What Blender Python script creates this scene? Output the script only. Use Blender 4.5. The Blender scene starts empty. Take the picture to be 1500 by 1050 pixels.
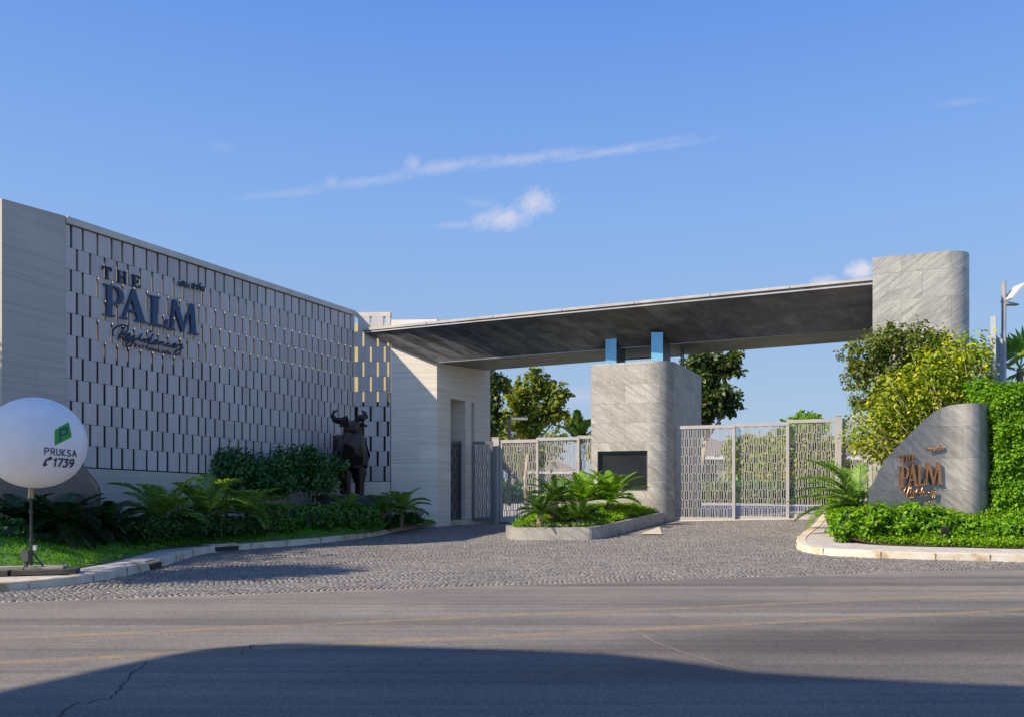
import bpy, bmesh, math, random
import numpy as np
from mathutils import Vector, Matrix, geometry

random.seed(7)
R = math.radians
scene = bpy.context.scene
COL = scene.collection

# ---------------------------------------------------------------- camera, sky, sun, exposure
EYE, F, HZ = 1.6, 1250.0, 715.0
cam_d = bpy.data.cameras.new("camera")
cam = bpy.data.objects.new("camera", cam_d)
COL.objects.link(cam)
cam.location = (0, 0, EYE)
cam.rotation_euler = (R(90), 0, 0)
cam_d.sensor_width = 36.0
cam_d.lens = 36.0 * F / 1500.0
cam_d.shift_y = (HZ - 525.0) / 1500.0
cam_d.clip_start = 0.1
cam_d.clip_end = 6000
scene.camera = cam

SUN = Vector((1.0, 0.52, -0.79))          # travel direction of the sunlight
SUN_EL = math.atan2(-SUN.z, math.hypot(SUN.x, SUN.y))
sd = bpy.data.lights.new("sun", 'SUN')
sd.energy = 4.55
sd.angle = R(0.6)
sd.color = (1.0, 0.86, 0.66)
sun = bpy.data.objects.new("sun", sd)
COL.objects.link(sun)
sun.rotation_euler = SUN.to_track_quat('-Z', 'Y').to_euler()
sun.location = (-40, -20, 40)

scene.view_settings.view_transform = 'Standard'
scene.view_settings.look = 'None'
scene.view_settings.exposure = 0.85
scene.view_settings.gamma = 1.0


def nd(nt, t, **kw):
    n = nt.nodes.new(t)
    for k, v in kw.items():
        if k.startswith('i_'):
            key = k[2:]
            key = int(key) if key.isdigit() else key
            n.inputs[key].default_value = v
        else:
            setattr(n, k, v)
    return n


def L(nt, a, b):
    nt.links.new(a, b)


def mth(nt, op, a=None, b=None, c=None, clamp=False):
    n = nt.nodes.new('ShaderNodeMath')
    n.operation = op
    n.use_clamp = clamp
    for i, v in enumerate((a, b, c)):
        if v is None:
            continue
        if isinstance(v, (int, float)):
            n.inputs[i].default_value = v
        else:
            nt.links.new(v, n.inputs[i])
    return n.outputs[0]


def ramp(nt, fac, stops, interp='LINEAR'):
    n = nt.nodes.new('ShaderNodeValToRGB')
    cr = n.color_ramp
    cr.interpolation = interp
    while len(cr.elements) < len(stops):
        cr.elements.new(0.5)
    for e, (p, c) in zip(cr.elements, stops):
        e.position = p
        e.color = (c, c, c, 1) if isinstance(c, (int, float)) else (*c, 1)
    nt.links.new(fac, n.inputs[0])
    return n.outputs[0]


def mixc(nt, fac, a, b, mode='MIX'):
    n = nt.nodes.new('ShaderNodeMix')
    n.data_type = 'RGBA'
    n.blend_type = mode
    for idx, v in ((0, fac), (6, a), (7, b)):
        if isinstance(v, (int, float)):
            n.inputs[idx].default_value = v
        elif isinstance(v, (tuple, list)):
            n.inputs[idx].default_value = (*v, 1) if len(v) == 3 else v
        else:
            nt.links.new(v, n.inputs[idx])
    return n.outputs[2]


# ---- world: Nishita sky with a few thin clouds placed by compass direction
world = bpy.data.worlds.new("World")
scene.world = world
world.use_nodes = True
wt = world.node_tree
wt.nodes.clear()
wo = nd(wt, 'ShaderNodeOutputWorld')
bg = nd(wt, 'ShaderNodeBackground')
bg.inputs[1].default_value = 0.125
sky = nd(wt, 'ShaderNodeTexSky')
sky.sky_type = 'NISHITA'
sky.sun_disc = False
sky.sun_elevation = SUN_EL
sky.sun_rotation = math.atan2(-SUN.x, -SUN.y)
sky.altitude = 0
sky.air_density = 1.0
sky.dust_density = 0.35
sky.ozone_density = 2.2
tc = nd(wt, 'ShaderNodeTexCoord')
sep = nd(wt, 'ShaderNodeSeparateXYZ')
L(wt, tc.outputs['Generated'], sep.inputs[0])
AZ = mth(wt, 'ARCTAN2', sep.outputs[0], sep.outputs[1])
ELV = mth(wt, 'ARCSINE', sep.outputs[2])


def dirang(x, y):
    d = Vector(((x - 750) / F, 1, (HZ - y) / F)).normalized()
    return math.atan2(d.x, d.y), math.asin(d.z)


NZ = None
for sc_, am_ in ((26.0, 1.5), (80.0, 1.15), (240.0, 0.8)):
    cn = nd(wt, 'ShaderNodeTexNoise', i_Scale=sc_, i_Detail=5.0, i_Roughness=0.62, i_Distortion=0.4)
    L(wt, tc.outputs['Generated'], cn.inputs['Vector'])
    k_ = mth(wt, 'MULTIPLY', mth(wt, 'SUBTRACT', cn.outputs[0], 0.5), am_)
    NZ = k_ if NZ is None else mth(wt, 'ADD', NZ, k_)


def cloud(x, y, rx, ry, rot, strength, namp, soft):
    a0, e0 = dirang(x, y)
    k = 1.0 / F * math.cos(e0)
    da = mth(wt, 'SUBTRACT', AZ, a0)
    de = mth(wt, 'SUBTRACT', ELV, e0)
    c, s = math.cos(R(rot)), math.sin(R(rot))
    uu = mth(wt, 'ADD', mth(wt, 'MULTIPLY', da, c), mth(wt, 'MULTIPLY', de, s))
    vv = mth(wt, 'SUBTRACT', mth(wt, 'MULTIPLY', de, c), mth(wt, 'MULTIPLY', da, s))
    uu = mth(wt, 'DIVIDE', uu, rx * k)
    vv = mth(wt, 'DIVIDE', vv, ry * k)
    d = mth(wt, 'SQRT', mth(wt, 'ADD', mth(wt, 'MULTIPLY', uu, uu), mth(wt, 'MULTIPLY', vv, vv)))
    m = mth(wt, 'ADD', mth(wt, 'SUBTRACT', 1.0, d), mth(wt, 'MULTIPLY', NZ, namp))
    m = mth(wt, 'DIVIDE', m, soft, clamp=True)
    return mth(wt, 'MULTIPLY', m, strength)


cl = [cloud(420, 284, 90, 8, 9, 0.24, 0.8, 1.5), cloud(540, 266, 110, 9, 10, 0.30, 0.8, 1.4),
      cloud(655, 244, 110, 11, 9, 0.38, 0.8, 1.3), cloud(770, 233, 130, 10, 6, 0.40, 0.8, 1.3), cloud(890, 223, 140, 8, 6, 0.36, 0.8, 1.4),
      cloud(980, 214, 110, 6, 4, 0.22, 0.7, 1.6), cloud(606, 242, 16, 16, 30, 0.34, 0.8, 0.9), cloud(486, 268, 16, 13, 30, 0.26, 0.8, 1.0),
      cloud(782, 298, 40, 24, 8, 0.62, 0.9, 1.0), cloud(738, 320, 62, 18, 6, 0.55, 0.95, 1.1), cloud(670, 330, 40, 7, 4, 0.3, 0.8, 1.4),
      cloud(705, 298, 36, 9, -6, 0.16, 0.8, 1.4),
      cloud(1262, 396, 26, 15, 0, 0.75, 0.7, 0.8), cloud(1206, 412, 26, 8, 0, 0.5, 0.7, 1.0),
      cloud(850, 580, 70, 16, 0, 0.3, 0.5, 1.3), cloud(1408, 150, 40, 6, -4, 0.13, 0.5, 1.2),
      cloud(325, 215, 22, 10, 0, 0.12, 0.5, 1.3)]
tot = cl[0]
for c_ in cl[1:]:
    tot = mth(wt, 'MAXIMUM', tot, c_)
elr = mth(wt, 'DIVIDE', ELV, R(90.0))
grad = ramp(wt, elr, [(0.0, (1.70, 2.18, 2.75)), (0.07, (1.52, 2.12, 2.92)), (0.19, (1.08, 1.92, 3.55)), (0.33, (0.57, 1.32, 3.45)), (0.7, (0.30, 0.80, 2.3)), (1.0, (0.24, 0.62, 1.9))])
skyc = mixc(wt, 1.0, sky.outputs[0], (0.90, 1.0, 1.22), 'MULTIPLY')
# the clear blue gradient ahead; the bright whitish glow of the low sun stays behind
fwd_ = mth(wt, 'MULTIPLY_ADD', sep.outputs[1], 0.55, 0.62, clamp=True)
fwd_ = mth(wt, 'MINIMUM', fwd_, 0.92)
skyc = mixc(wt, fwd_, skyc, grad)
skym = mixc(wt, tot, skyc, (3.75, 3.55, 3.7))
L(wt, skym, bg.inputs[0])
L(wt, bg.outputs[0], wo.inputs[0])


# ---------------------------------------------------------------- survey helpers
def at(x, y, Y):
    return Vector(((x - 750) / F * Y, Y, EYE - (y - HZ) / F * Y))


TH = R(16.7)
UD = (math.cos(TH), math.sin(TH))
VD = (-math.sin(TH), math.cos(TH))
VEDGE = 13.6


def uv_road(X, Y):
    return X * UD[0] + Y * UD[1], X * VD[0] + Y * VD[1]


def xy_road(u, v):
    return u * UD[0] + v * VD[0], u * UD[1] + v * VD[1]


def G(X, Y):
    u, v = uv_road(X, Y)
    uc = min(max(u, 4.0), 18.0)
    vg = 28.84 - 0.795 * (uc - 8.28)
    zg = 0.376 + 0.0366 * (uc - 8.28)
    t = (v - VEDGE) / (vg - VEDGE)
    if t <= 0:
        return 0.0
    if t >= 1:
        return zg + min(0.35, (v - vg) * 0.012)
    return zg * (1 - (1 - t) ** 1.5)


def hit(x, y, dz=0.0):
    lo, hi = 3.0, 70.0
    f = lambda Y: at(x, y, Y).z - (G((x - 750) / F * Y, Y) + dz)
    Y = lo
    prev = f(lo)
    while Y < hi:
        Y2 = Y + 0.25
        cur = f(Y2)
        if prev > 0 >= cur:
            a, b = Y, Y2
            for _ in range(30):
                m = (a + b) / 2
                if f(m) > 0:
                    a = m
                else:
                    b = m
            p = at(x, y, a)
            return p
        prev, Y = cur, Y2
    return at(x, y, hi)


# ---------------------------------------------------------------- materials
MATS = {}


def mat(name):
    m = bpy.data.materials.new(name)
    m.use_nodes = True
    nt = m.node_tree
    b = nt.nodes['Principled BSDF']
    MATS[name] = m
    return m, nt, b


def setp(b, color=None, rough=None, metal=None, spec=None):
    if color is not None:
        b.inputs['Base Color'].default_value = (*color, 1)
    if rough is not None:
        b.inputs['Roughness'].default_value = rough
    if metal is not None:
        b.inputs['Metallic'].default_value = metal
    if spec is not None:
        b.inputs['Specular IOR Level'].default_value = spec


def coords(nt, kind='Object', scale=(1, 1, 1), rot=(0, 0, 0)):
    tc = nd(nt, 'ShaderNodeTexCoord')
    mp = nd(nt, 'ShaderNodeMapping')
    mp.inputs['Scale'].default_value = scale
    mp.inputs['Rotation'].default_value = rot
    L(nt, tc.outputs[kind], mp.inputs['Vector'])
    return mp.outputs[0]


def noise(nt, vec, scale, detail=5, rough=0.55, dist=0.0):
    n = nd(nt, 'ShaderNodeTexNoise', i_Scale=scale, i_Detail=detail, i_Roughness=rough, i_Distortion=dist)
    L(nt, vec, n.inputs['Vector'])
    return n.outputs[0]


def bump(nt, b, h, strength=0.3, dist=0.02):
    n = nd(nt, 'ShaderNodeBump', i_Strength=strength, i_Distance=dist)
    L(nt, h, n.inputs['Height'])
    L(nt, n.outputs[0], b.inputs['Normal'])


def plain(name, color, rough=0.5, metal=0.0, var=0.15, scale=6.0, bmp=0.0, spec=0.5):
    m, nt, b = mat(name)
    setp(b, color, rough, metal, spec)
    v = coords(nt)
    n = noise(nt, v, scale, 6, 0.6)
    c0 = tuple(c * (1 - var) for c in color)
    c1 = tuple(min(1, c * (1 + var)) for c in color)
    L(nt, ramp(nt, n, [(0.3, c0), (0.7, c1)]), b.inputs['Base Color'])
    if bmp:
        bump(nt, b, noise(nt, v, scale * 8, 4), bmp, 0.01)
    return m


def asphalt():
    m, nt, b = mat('asphalt')
    rot = (0, 0, -TH)
    v = coords(nt, 'Object', (1, 1, 1), rot)
    vs = coords(nt, 'Object', (0.05, 1.1, 1), rot)
    streak = noise(nt, vs, 1.3, 6, 0.6, 0.3)
    big = noise(nt, v, 0.5, 4, 0.5)
    fine = noise(nt, v, 160, 3, 0.7)
    mid = noise(nt, v, 14, 6, 0.7)
    agg = nd(nt, 'ShaderNodeTexVoronoi', i_Scale=75.0)
    L(nt, v, agg.inputs['Vector'])
    patch = noise(nt, v, 1.7, 7, 0.68, 0.5)
    vt = coords(nt, 'Object', (0.03, 0.75, 1), rot)
    track = noise(nt, vt, 1.6, 3, 0.5, 0.2)
    base = ramp(nt, streak, [(0.30, (0.140, 0.129, 0.123)), (0.50, (0.168, 0.156, 0.147)), (0.70, (0.196, 0.180, 0.167))])
    base = mixc(nt, 0.8, base, ramp(nt, track, [(0.40, (0.70, 0.69, 0.70)), (0.52, (1.0, 1.0, 1.0)), (0.62, (1.16, 1.13, 1.08))]), 'MULTIPLY')
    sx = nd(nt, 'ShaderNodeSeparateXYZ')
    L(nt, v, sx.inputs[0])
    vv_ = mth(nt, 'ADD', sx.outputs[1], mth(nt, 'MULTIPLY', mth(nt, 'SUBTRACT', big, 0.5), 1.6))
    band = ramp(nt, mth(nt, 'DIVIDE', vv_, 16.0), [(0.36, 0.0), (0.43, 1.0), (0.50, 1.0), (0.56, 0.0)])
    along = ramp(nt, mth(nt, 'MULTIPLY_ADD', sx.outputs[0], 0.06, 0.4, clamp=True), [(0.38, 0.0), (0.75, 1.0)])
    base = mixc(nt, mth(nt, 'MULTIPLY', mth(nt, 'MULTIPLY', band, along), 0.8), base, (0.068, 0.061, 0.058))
    vf = coords(nt, 'Object', (0.035, 4.2, 1), rot)
    base = mixc(nt, 0.8, base, ramp(nt, noise(nt, vf, 1.5, 5, 0.65, 0.3), [(0.34, (0.80, 0.79, 0.79)), (0.5, (1.0, 1.0, 1.0)), (0.66, (1.16, 1.13, 1.09))]), 'MULTIPLY')
    edge = ramp(nt, mth(nt, 'SUBTRACT', mth(nt, 'ADD', sx.outputs[1], mth(nt, 'MULTIPLY', patch, 0.9)), 13.55), [(0.25, 0.0), (0.5, 1.0)])
    base = mixc(nt, mth(nt, 'MULTIPLY', edge, 0.55), base, (0.27, 0.23, 0.18))
    base = mixc(nt, 0.55, base, ramp(nt, big, [(0.3, (0.72, 0.72, 0.74)), (0.7, (1.18, 1.14, 1.09))]), 'MULTIPLY')
    base = mixc(nt, 0.6, base, ramp(nt, patch, [(0.30, (0.66, 0.66, 0.68)), (0.42, (0.97, 0.97, 0.97)), (0.60, (1.03, 1.03, 1.02)), (0.70, (1.22, 1.19, 1.14))]), 'MULTIPLY')
    base = mixc(nt, 0.75, base, ramp(nt, agg.outputs['Color'], [(0.1, (0.55, 0.55, 0.56)), (0.5, (1.0, 1.0, 1.0)), (0.95, (1.55, 1.5, 1.42))]), 'MULTIPLY')
    base = mixc(nt, 0.5, base, ramp(nt, fine, [(0.35, (0.6, 0.6, 0.6)), (0.65, (1.35, 1.35, 1.35))]), 'MULTIPLY')
    L(nt, base, b.inputs['Base Color'])
    setp(b, rough=0.8, spec=0.35)
    bump(nt, b, fine, 0.55, 0.006)
    return m


def worn_paint():
    m, nt, b = mat('worn_yellow_paint')
    v = coords(nt, 'Object', (1, 1, 1), (0, 0, -TH))
    n = noise(nt, v, 5, 8, 0.75)
    n2 = noise(nt, v, 60, 4, 0.7)
    k = mth(nt, 'ADD', mth(nt, 'MULTIPLY', n, 0.7), mth(nt, 'MULTIPLY', n2, 0.5))
    a = ramp(nt, k, [(0.52, 0.05), (0.78, 0.55)])
    setp(b, (0.50, 0.36, 0.16), 0.75)
    L(nt, a, b.inputs['Alpha'])
    return m


def cobble():
    m, nt, b = mat('granite_cobble')
    g = nd(nt, 'ShaderNodeNewGeometry')
    v = coords(nt)
    n = noise(nt, v, 0.55, 6, 0.65)
    f = noise(nt, v, 70, 4, 0.7)
    c = ramp(nt, g.outputs['Random Per Island'], [(0, (0.120, 0.111, 0.106)), (0.6, (0.150, 0.140, 0.132)), (1, (0.205, 0.188, 0.170))])
    c = mixc(nt, 0.5, c, ramp(nt, n, [(0.36, (0.78, 0.78, 0.80)), (0.5, (1.0, 1.0, 1.0)), (0.66, (1.25, 1.21, 1.15))]), 'MULTIPLY')
    c = mixc(nt, 0.4, c, ramp(nt, f, [(0.3, (0.7, 0.7, 0.7)), (0.7, (1.3, 1.3, 1.3))]), 'MULTIPLY')
    L(nt, c, b.inputs['Base Color'])
    setp(b, rough=0.55, spec=0.5)
    bump(nt, b, f, 0.3, 0.004)
    return m


def kerbstone():
    m, nt, b = mat('kerb_stone')
    v = coords(nt)
    n = noise(nt, v, 2.2, 6, 0.65)
    f = noise(nt, v, 50, 4, 0.7)
    c = ramp(nt, n, [(0.38, (0.36, 0.26, 0.14)), (0.48, (0.50, 0.43, 0.33)), (0.7, (0.58, 0.54, 0.47))])
    c = mixc(nt, 0.4, c, ramp(nt, f, [(0.3, (0.75, 0.75, 0.75)), (0.7, (1.2, 1.2, 1.2))]), 'MULTIPLY')
    L(nt, c, b.inputs['Base Color'])
    setp(b, rough=0.85)
    bump(nt, b, f, 0.4, 0.006)
    return m


def travertine(name, c0, c1, wscale=1.0):
    m, nt, b = mat(name)
    v = coords(nt, 'UV', (0.35, 16 * wscale, 1))
    n = noise(nt, v, 1.0, 7, 0.6, 0.2)
    v2 = coords(nt, 'UV', (1, 1, 1))
    n2 = noise(nt, v2, 0.8, 4)
    c = ramp(nt, n, [(0.33, c0), (0.62, c1)])
    c = mixc(nt, 0.35, c, ramp(nt, n2, [(0.3, (0.85, 0.85, 0.86)), (0.7, (1.12, 1.1, 1.08))]), 'MULTIPLY')
    br = nd(nt, 'ShaderNodeTexBrick')
    br.offset = 0.5
    for k, val in (('Scale', 1.0), ('Mortar Size', 0.004), ('Mortar Smooth', 0.1), ('Bias', 0.0), ('Brick Width', 1.9), ('Row Height', 0.62)):
        br.inputs[k].default_value = val
    br.inputs['Color1'].default_value = (1.0, 1.0, 1.0, 1)
    br.inputs['Color2'].default_value = (0.91, 0.91, 0.92, 1)
    br.inputs['Mortar'].default_value = (0.62, 0.62, 0.62, 1)
    L(nt, v2, br.inputs['Vector'])
    c = mixc(nt, 1.0, c, br.outputs['Color'], 'MULTIPLY')
    L(nt, c, b.inputs['Base Color'])
    setp(b, rough=0.7, spec=0.3)
    bump(nt, b, n, 0.22, 0.01)
    return m


def slate(name, dark, mid, light, bw=1.15, rh=0.62, ang=-35, rough=0.45, mort=0.7, streak=0.75, spec=0.5, tone0=0.84, tone1=1.12, veins=0.66, vs=(2.1, 0.25), msz=0.004):
    m, nt, b = mat(name)
    v2 = coords(nt, 'UV', (1, 1, 1))
    br = nd(nt, 'ShaderNodeTexBrick')
    br.offset = 0.42
    for k, val in (('Scale', 1.0), ('Mortar Size', msz), ('Mortar Smooth', 0.1), ('Bias', 0.0), ('Brick Width', bw), ('Row Height', rh)):
        br.inputs[k].default_value = val
    br.inputs['Color1'].default_value = (0, 0, 0, 1)
    br.inputs['Color2'].default_value = (1, 1, 1, 1)
    br.inputs['Mortar'].default_value = (0.5, 0.5, 0.5, 1)
    L(nt, v2, br.inputs['Vector'])
    # every slab gets its own piece of veining
    off = nd(nt, 'ShaderNodeVectorMath', operation='MULTIPLY_ADD')
    L(nt, br.outputs['Color'], off.inputs[0])
    off.inputs[1].default_value = (7.3, 3.1, 5.7)
    L(nt, v2, off.inputs[2])
    mp = nd(nt, 'ShaderNodeMapping', vector_type='TEXTURE')
    mp.inputs['Rotation'].default_value = (0, 0, R(ang))
    mp.inputs['Scale'].default_value = (*vs, 1)
    L(nt, off.outputs[0], mp.inputs['Vector'])
    n = noise(nt, mp.outputs[0], 1.2, 9, 0.68, 1.2)
    vn = noise(nt, mp.outputs[0], 2.6, 6, 0.6, 2.0)
    vein = ramp(nt, vn, [(0.44, 1.0), (0.50, veins), (0.53, 1.0)])
    n2 = noise(nt, off.outputs[0], 1.4, 5, 0.6, 0.6)
    n3 = noise(nt, v2, 45, 4, 0.7)
    k = mth(nt, 'ADD', mth(nt, 'MULTIPLY', n, streak), mth(nt, 'MULTIPLY', n2, 1 - streak))
    c = ramp(nt, k, [(0.33, dark), (0.48, mid), (0.66, light)])
    tone = ramp(nt, br.outputs['Color'], [(0, tone0), (1, tone1)])
    c = mixc(nt, 1.0, c, tone, 'MULTIPLY')
    c = mixc(nt, 1.0, c, vein, 'MULTIPLY')
    c = mixc(nt, 0.3, c, ramp(nt, n3, [(0.3, 0.7), (0.7, 1.25)]), 'MULTIPLY')
    c = mixc(nt, br.outputs['Fac'], c, tuple(x * mort for x in dark))
    L(nt, c, b.inputs['Base Color'])
    setp(b, rough=rough, spec=spec)
    h = mth(nt, 'ADD', n, mth(nt, 'MULTIPLY', n3, 0.3))
    bump(nt, b, h, 0.25, 0.012)
    return m


def leafmat(name, cols, trans=0.35, rough=0.42, tcol=None, spec=0.4):
    m, nt, b = mat(name)
    g = nd(nt, 'ShaderNodeNewGeometry')
    n = len(cols)
    c = ramp(nt, g.outputs['Random Per Island'], [(i / max(1, n - 1), col) for i, col in enumerate(cols)])
    L(nt, c, b.inputs['Base Color'])
    setp(b, rough=rough, spec=spec)
    tr = nd(nt, 'ShaderNodeBsdfTranslucent')
    tc_ = mixc(nt, 1.0, c, tcol or (1.5, 1.35, 0.5), 'MULTIPLY')
    L(nt, tc_, tr.inputs[0])
    mx = nd(nt, 'ShaderNodeMixShader')
    mx.inputs[0].default_value = trans
    L(nt, b.outputs[0], mx.inputs[1])
    L(nt, tr.outputs[0], mx.inputs[2])
    out = nt.nodes['Material Output']
    L(nt, mx.outputs[0], out.inputs[0])
    return m


asphalt(); worn_paint(); cobble(); kerbstone()
plain('mortar_bed', (0.115, 0.106, 0.098), 0.9, scale=20)
plain('paver', (0.40, 0.37, 0.35), 0.85, scale=3, bmp=0.3, var=0.18)
plain('soil', (0.05, 0.035, 0.025), 0.95, scale=5, bmp=0.5)
plain('turf', (0.05, 0.13, 0.014), 0.9, scale=3, bmp=0.5, var=0.4)
plain('earth', (0.10, 0.11, 0.06), 0.95, scale=0.5, var=0.4)
plain('crack', (0.02, 0.02, 0.022), 0.9)
plain('seam', (0.26, 0.22, 0.18), 0.9, scale=8)
plain('light_concrete', (0.46, 0.41, 0.34), 0.85, scale=6)
travertine('travertine', (0.60, 0.545, 0.455), (0.75, 0.68, 0.575))
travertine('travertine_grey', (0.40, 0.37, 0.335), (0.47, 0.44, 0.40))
m, nt, b = mat('screen_board')
g_ = nd(nt, 'ShaderNodeNewGeometry')
c_ = ramp(nt, g_.outputs['Random Per Island'], [(0, (0.455, 0.415, 0.405)), (0.5, (0.49, 0.45, 0.44)), (1, (0.525, 0.485, 0.47))])
c_ = mixc(nt, 0.6, c_, ramp(nt, noise(nt, coords(nt, 'Object', (9, 9, 0.5)), 1.0, 5, 0.6), [(0.3, 0.84), (0.65, 1.08)]), 'MULTIPLY')
c_ = mixc(nt, 0.5, c_, ramp(nt, noise(nt, coords(nt), 0.6, 4), [(0.3, 0.88), (0.7, 1.1)]), 'MULTIPLY')
L(nt, c_, b.inputs['Base Color'])
setp(b, rough=0.75, spec=0.3)
plain('fin_bronze', (0.085, 0.072, 0.05), 0.5, 0.2, var=0.25, scale=4)
plain('coping', (0.52, 0.49, 0.44), 0.7, scale=2)
plain('warm_inner_wall', (0.46, 0.42, 0.22), 0.8, scale=2, var=0.08)
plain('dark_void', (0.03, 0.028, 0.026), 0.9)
slate('slate_light', (0.185, 0.178, 0.163), (0.30, 0.288, 0.262), (0.42, 0.40, 0.36))
slate('slate_pier', (0.175, 0.178, 0.168), (0.285, 0.285, 0.265), (0.41, 0.405, 0.365), bw=1.3, rh=0.78, ang=35)
slate('slate_sign', (0.125, 0.125, 0.122), (0.19, 0.187, 0.18), (0.29, 0.28, 0.26), bw=1.25, rh=0.78, ang=-40, rough=0.30, spec=0.7)
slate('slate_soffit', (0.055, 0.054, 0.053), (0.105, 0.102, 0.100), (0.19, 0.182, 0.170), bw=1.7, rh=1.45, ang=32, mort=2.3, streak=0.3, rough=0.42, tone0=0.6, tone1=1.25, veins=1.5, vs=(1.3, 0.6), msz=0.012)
slate('slate_kerb', (0.20, 0.19, 0.18), (0.30, 0.285, 0.27), (0.40, 0.38, 0.355), bw=0.9, rh=5, ang=-30)
slate('slate_monument', (0.045, 0.048, 0.052), (0.06, 0.063, 0.068), (0.085, 0.088, 0.09), bw=1.3, rh=0.78, ang=-40)
plain('fascia_stone', (0.36, 0.35, 0.335), 0.5, scale=1.5, var=0.2)
plain('joint', (0.24, 0.21, 0.17), 0.9)
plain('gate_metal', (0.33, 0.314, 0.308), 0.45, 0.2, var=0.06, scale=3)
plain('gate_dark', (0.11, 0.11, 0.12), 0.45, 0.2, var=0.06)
plain('bronze', (0.030, 0.024, 0.021), 0.36, 0.55, var=0.3, scale=3)
plain('plinth_stone', (0.055, 0.058, 0.065), 0.5, scale=4)
plain('letter_blue', (0.035, 0.060, 0.12), 0.4, 0.3, var=0.1)
plain('letter_dark', (0.022, 0.036, 0.065), 0.4, 0.3, var=0.1)
plain('letter_bronze', (0.42, 0.20, 0.09), 0.3, 0.85, var=0.2)
plain('print_green', (0.02, 0.27, 0.015), 0.5, var=0.06)
plain('print_navy', (0.022, 0.022, 0.075), 0.5, var=0.05)
plain('pole_metal', (0.06, 0.055, 0.05), 0.45, 0.5)
plain('brass', (0.30, 0.22, 0.12), 0.4, 0.7)
plain('stand_slab', (0.055, 0.05, 0.045), 0.85, scale=6, var=0.4)
plain('stand_board', (0.30, 0.27, 0.23), 0.85, scale=6, var=0.3)
plain('blue_film', (0.16, 0.40, 0.58), 0.25, 0.15, var=0.08, scale=4)
plain('steel_dark', (0.05, 0.05, 0.055), 0.4, 0.5)
plain('steel_grey', (0.30, 0.31, 0.32), 0.45, 0.4)
plain('lamp_white', (0.50, 0.48, 0.45), 0.4)
plain('mesh_metal', (0.07, 0.13, 0.16), 0.45, 0.3)
plain('bark', (0.20, 0.15, 0.11), 0.9, scale=12, bmp=0.5, var=0.35)
plain('bark_pale', (0.40, 0.31, 0.21), 0.9, scale=12, bmp=0.5, var=0.3)
plain('bark_red', (0.33, 0.19, 0.12), 0.9, scale=12, bmp=0.5, var=0.3)
plain('roof_tile', (0.19, 0.16, 0.145), 0.75, scale=3, var=0.15)
plain('house_wall', (0.42, 0.38, 0.33), 0.85, scale=1, var=0.06)
plain('house_white', (0.66, 0.64, 0.60), 0.7, scale=1, var=0.05)
plain('house_glass', (0.03, 0.04, 0.05), 0.1)
plain('terminal_box', (0.045, 0.05, 0.055), 0.5)
plain('core_green', (0.016, 0.034, 0.010), 0.95, var=0.4)
plain('core_leafy', (0.025, 0.07, 0.012), 0.95, var=0.6, scale=14)

m, nt, b = mat('balloon_fabric')
setp(b, (0.72, 0.72, 0.76), 0.75, spec=0.25)
vv_ = coords(nt)
L(nt, ramp(nt, noise(nt, vv_, 3, 4), [(0.3, (0.68, 0.68, 0.72)), (0.7, (0.76, 0.76, 0.79))]), b.inputs['Base Color'])
b.inputs['Subsurface Weight'].default_value = 0.15
b.inputs['Subsurface Radius'].default_value = (0.2, 0.2, 0.2)

m, nt, b = mat('tinted_glass')
setp(b, (0.010, 0.012, 0.015), 0.12, spec=0.12)
n_ = noise(nt, coords(nt), 1.2, 3)
L(nt, ramp(nt, n_, [(0.3, (0.008, 0.010, 0.013)), (0.7, (0.02, 0.024, 0.03))]), b.inputs['Base Color'])

leafmat('leaf_dark', [(0.014, 0.050, 0.010), (0.026, 0.082, 0.014), (0.045, 0.12, 0.018)], 0.25)
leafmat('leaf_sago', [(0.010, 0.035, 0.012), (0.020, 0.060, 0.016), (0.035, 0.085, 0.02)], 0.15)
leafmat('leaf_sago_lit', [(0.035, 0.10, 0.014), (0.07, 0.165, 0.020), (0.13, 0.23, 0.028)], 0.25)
leafmat('leaf_cycad', [(0.10, 0.25, 0.012), (0.18, 0.37, 0.018), (0.32, 0.48, 0.03)], 0.42, 0.45, (1.5, 1.4, 0.3), 0.25)
leafmat('leaf_areca', [(0.08, 0.20, 0.03), (0.15, 0.31, 0.04), (0.32, 0.44, 0.09)], 0.42)
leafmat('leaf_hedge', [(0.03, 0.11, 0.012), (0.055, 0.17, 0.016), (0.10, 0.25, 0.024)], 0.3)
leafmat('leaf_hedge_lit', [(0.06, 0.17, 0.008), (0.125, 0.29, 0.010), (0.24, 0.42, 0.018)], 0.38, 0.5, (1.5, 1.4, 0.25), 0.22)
leafmat('leaf_cover', [(0.08, 0.19, 0.008), (0.15, 0.31, 0.010), (0.27, 0.44, 0.018)], 0.38, 0.5, (1.5, 1.4, 0.25), 0.2)
leafmat('leaf_cover_pale', [(0.10, 0.19, 0.05), (0.17, 0.28, 0.08), (0.26, 0.38, 0.13)], 0.25)
leafmat('leaf_yellow', [(0.07, 0.13, 0.010), (0.13, 0.21, 0.012), (0.24, 0.33, 0.014), (0.34, 0.41, 0.016), (0.56, 0.54, 0.018)], 0.45, 0.45, (1.4, 1.4, 0.35), 0.25)
leafmat('leaf_olive', [(0.045, 0.09, 0.012), (0.08, 0.14, 0.016), (0.13, 0.19, 0.02), (0.22, 0.17, 0.03)], 0.38)
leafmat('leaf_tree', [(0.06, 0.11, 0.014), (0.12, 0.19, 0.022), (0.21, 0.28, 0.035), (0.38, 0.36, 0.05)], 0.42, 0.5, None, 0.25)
leafmat('leaf_tree_dark', [(0.02, 0.05, 0.012), (0.04, 0.085, 0.016), (0.08, 0.13, 0.02), (0.19, 0.19, 0.03)], 0.35)
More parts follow.
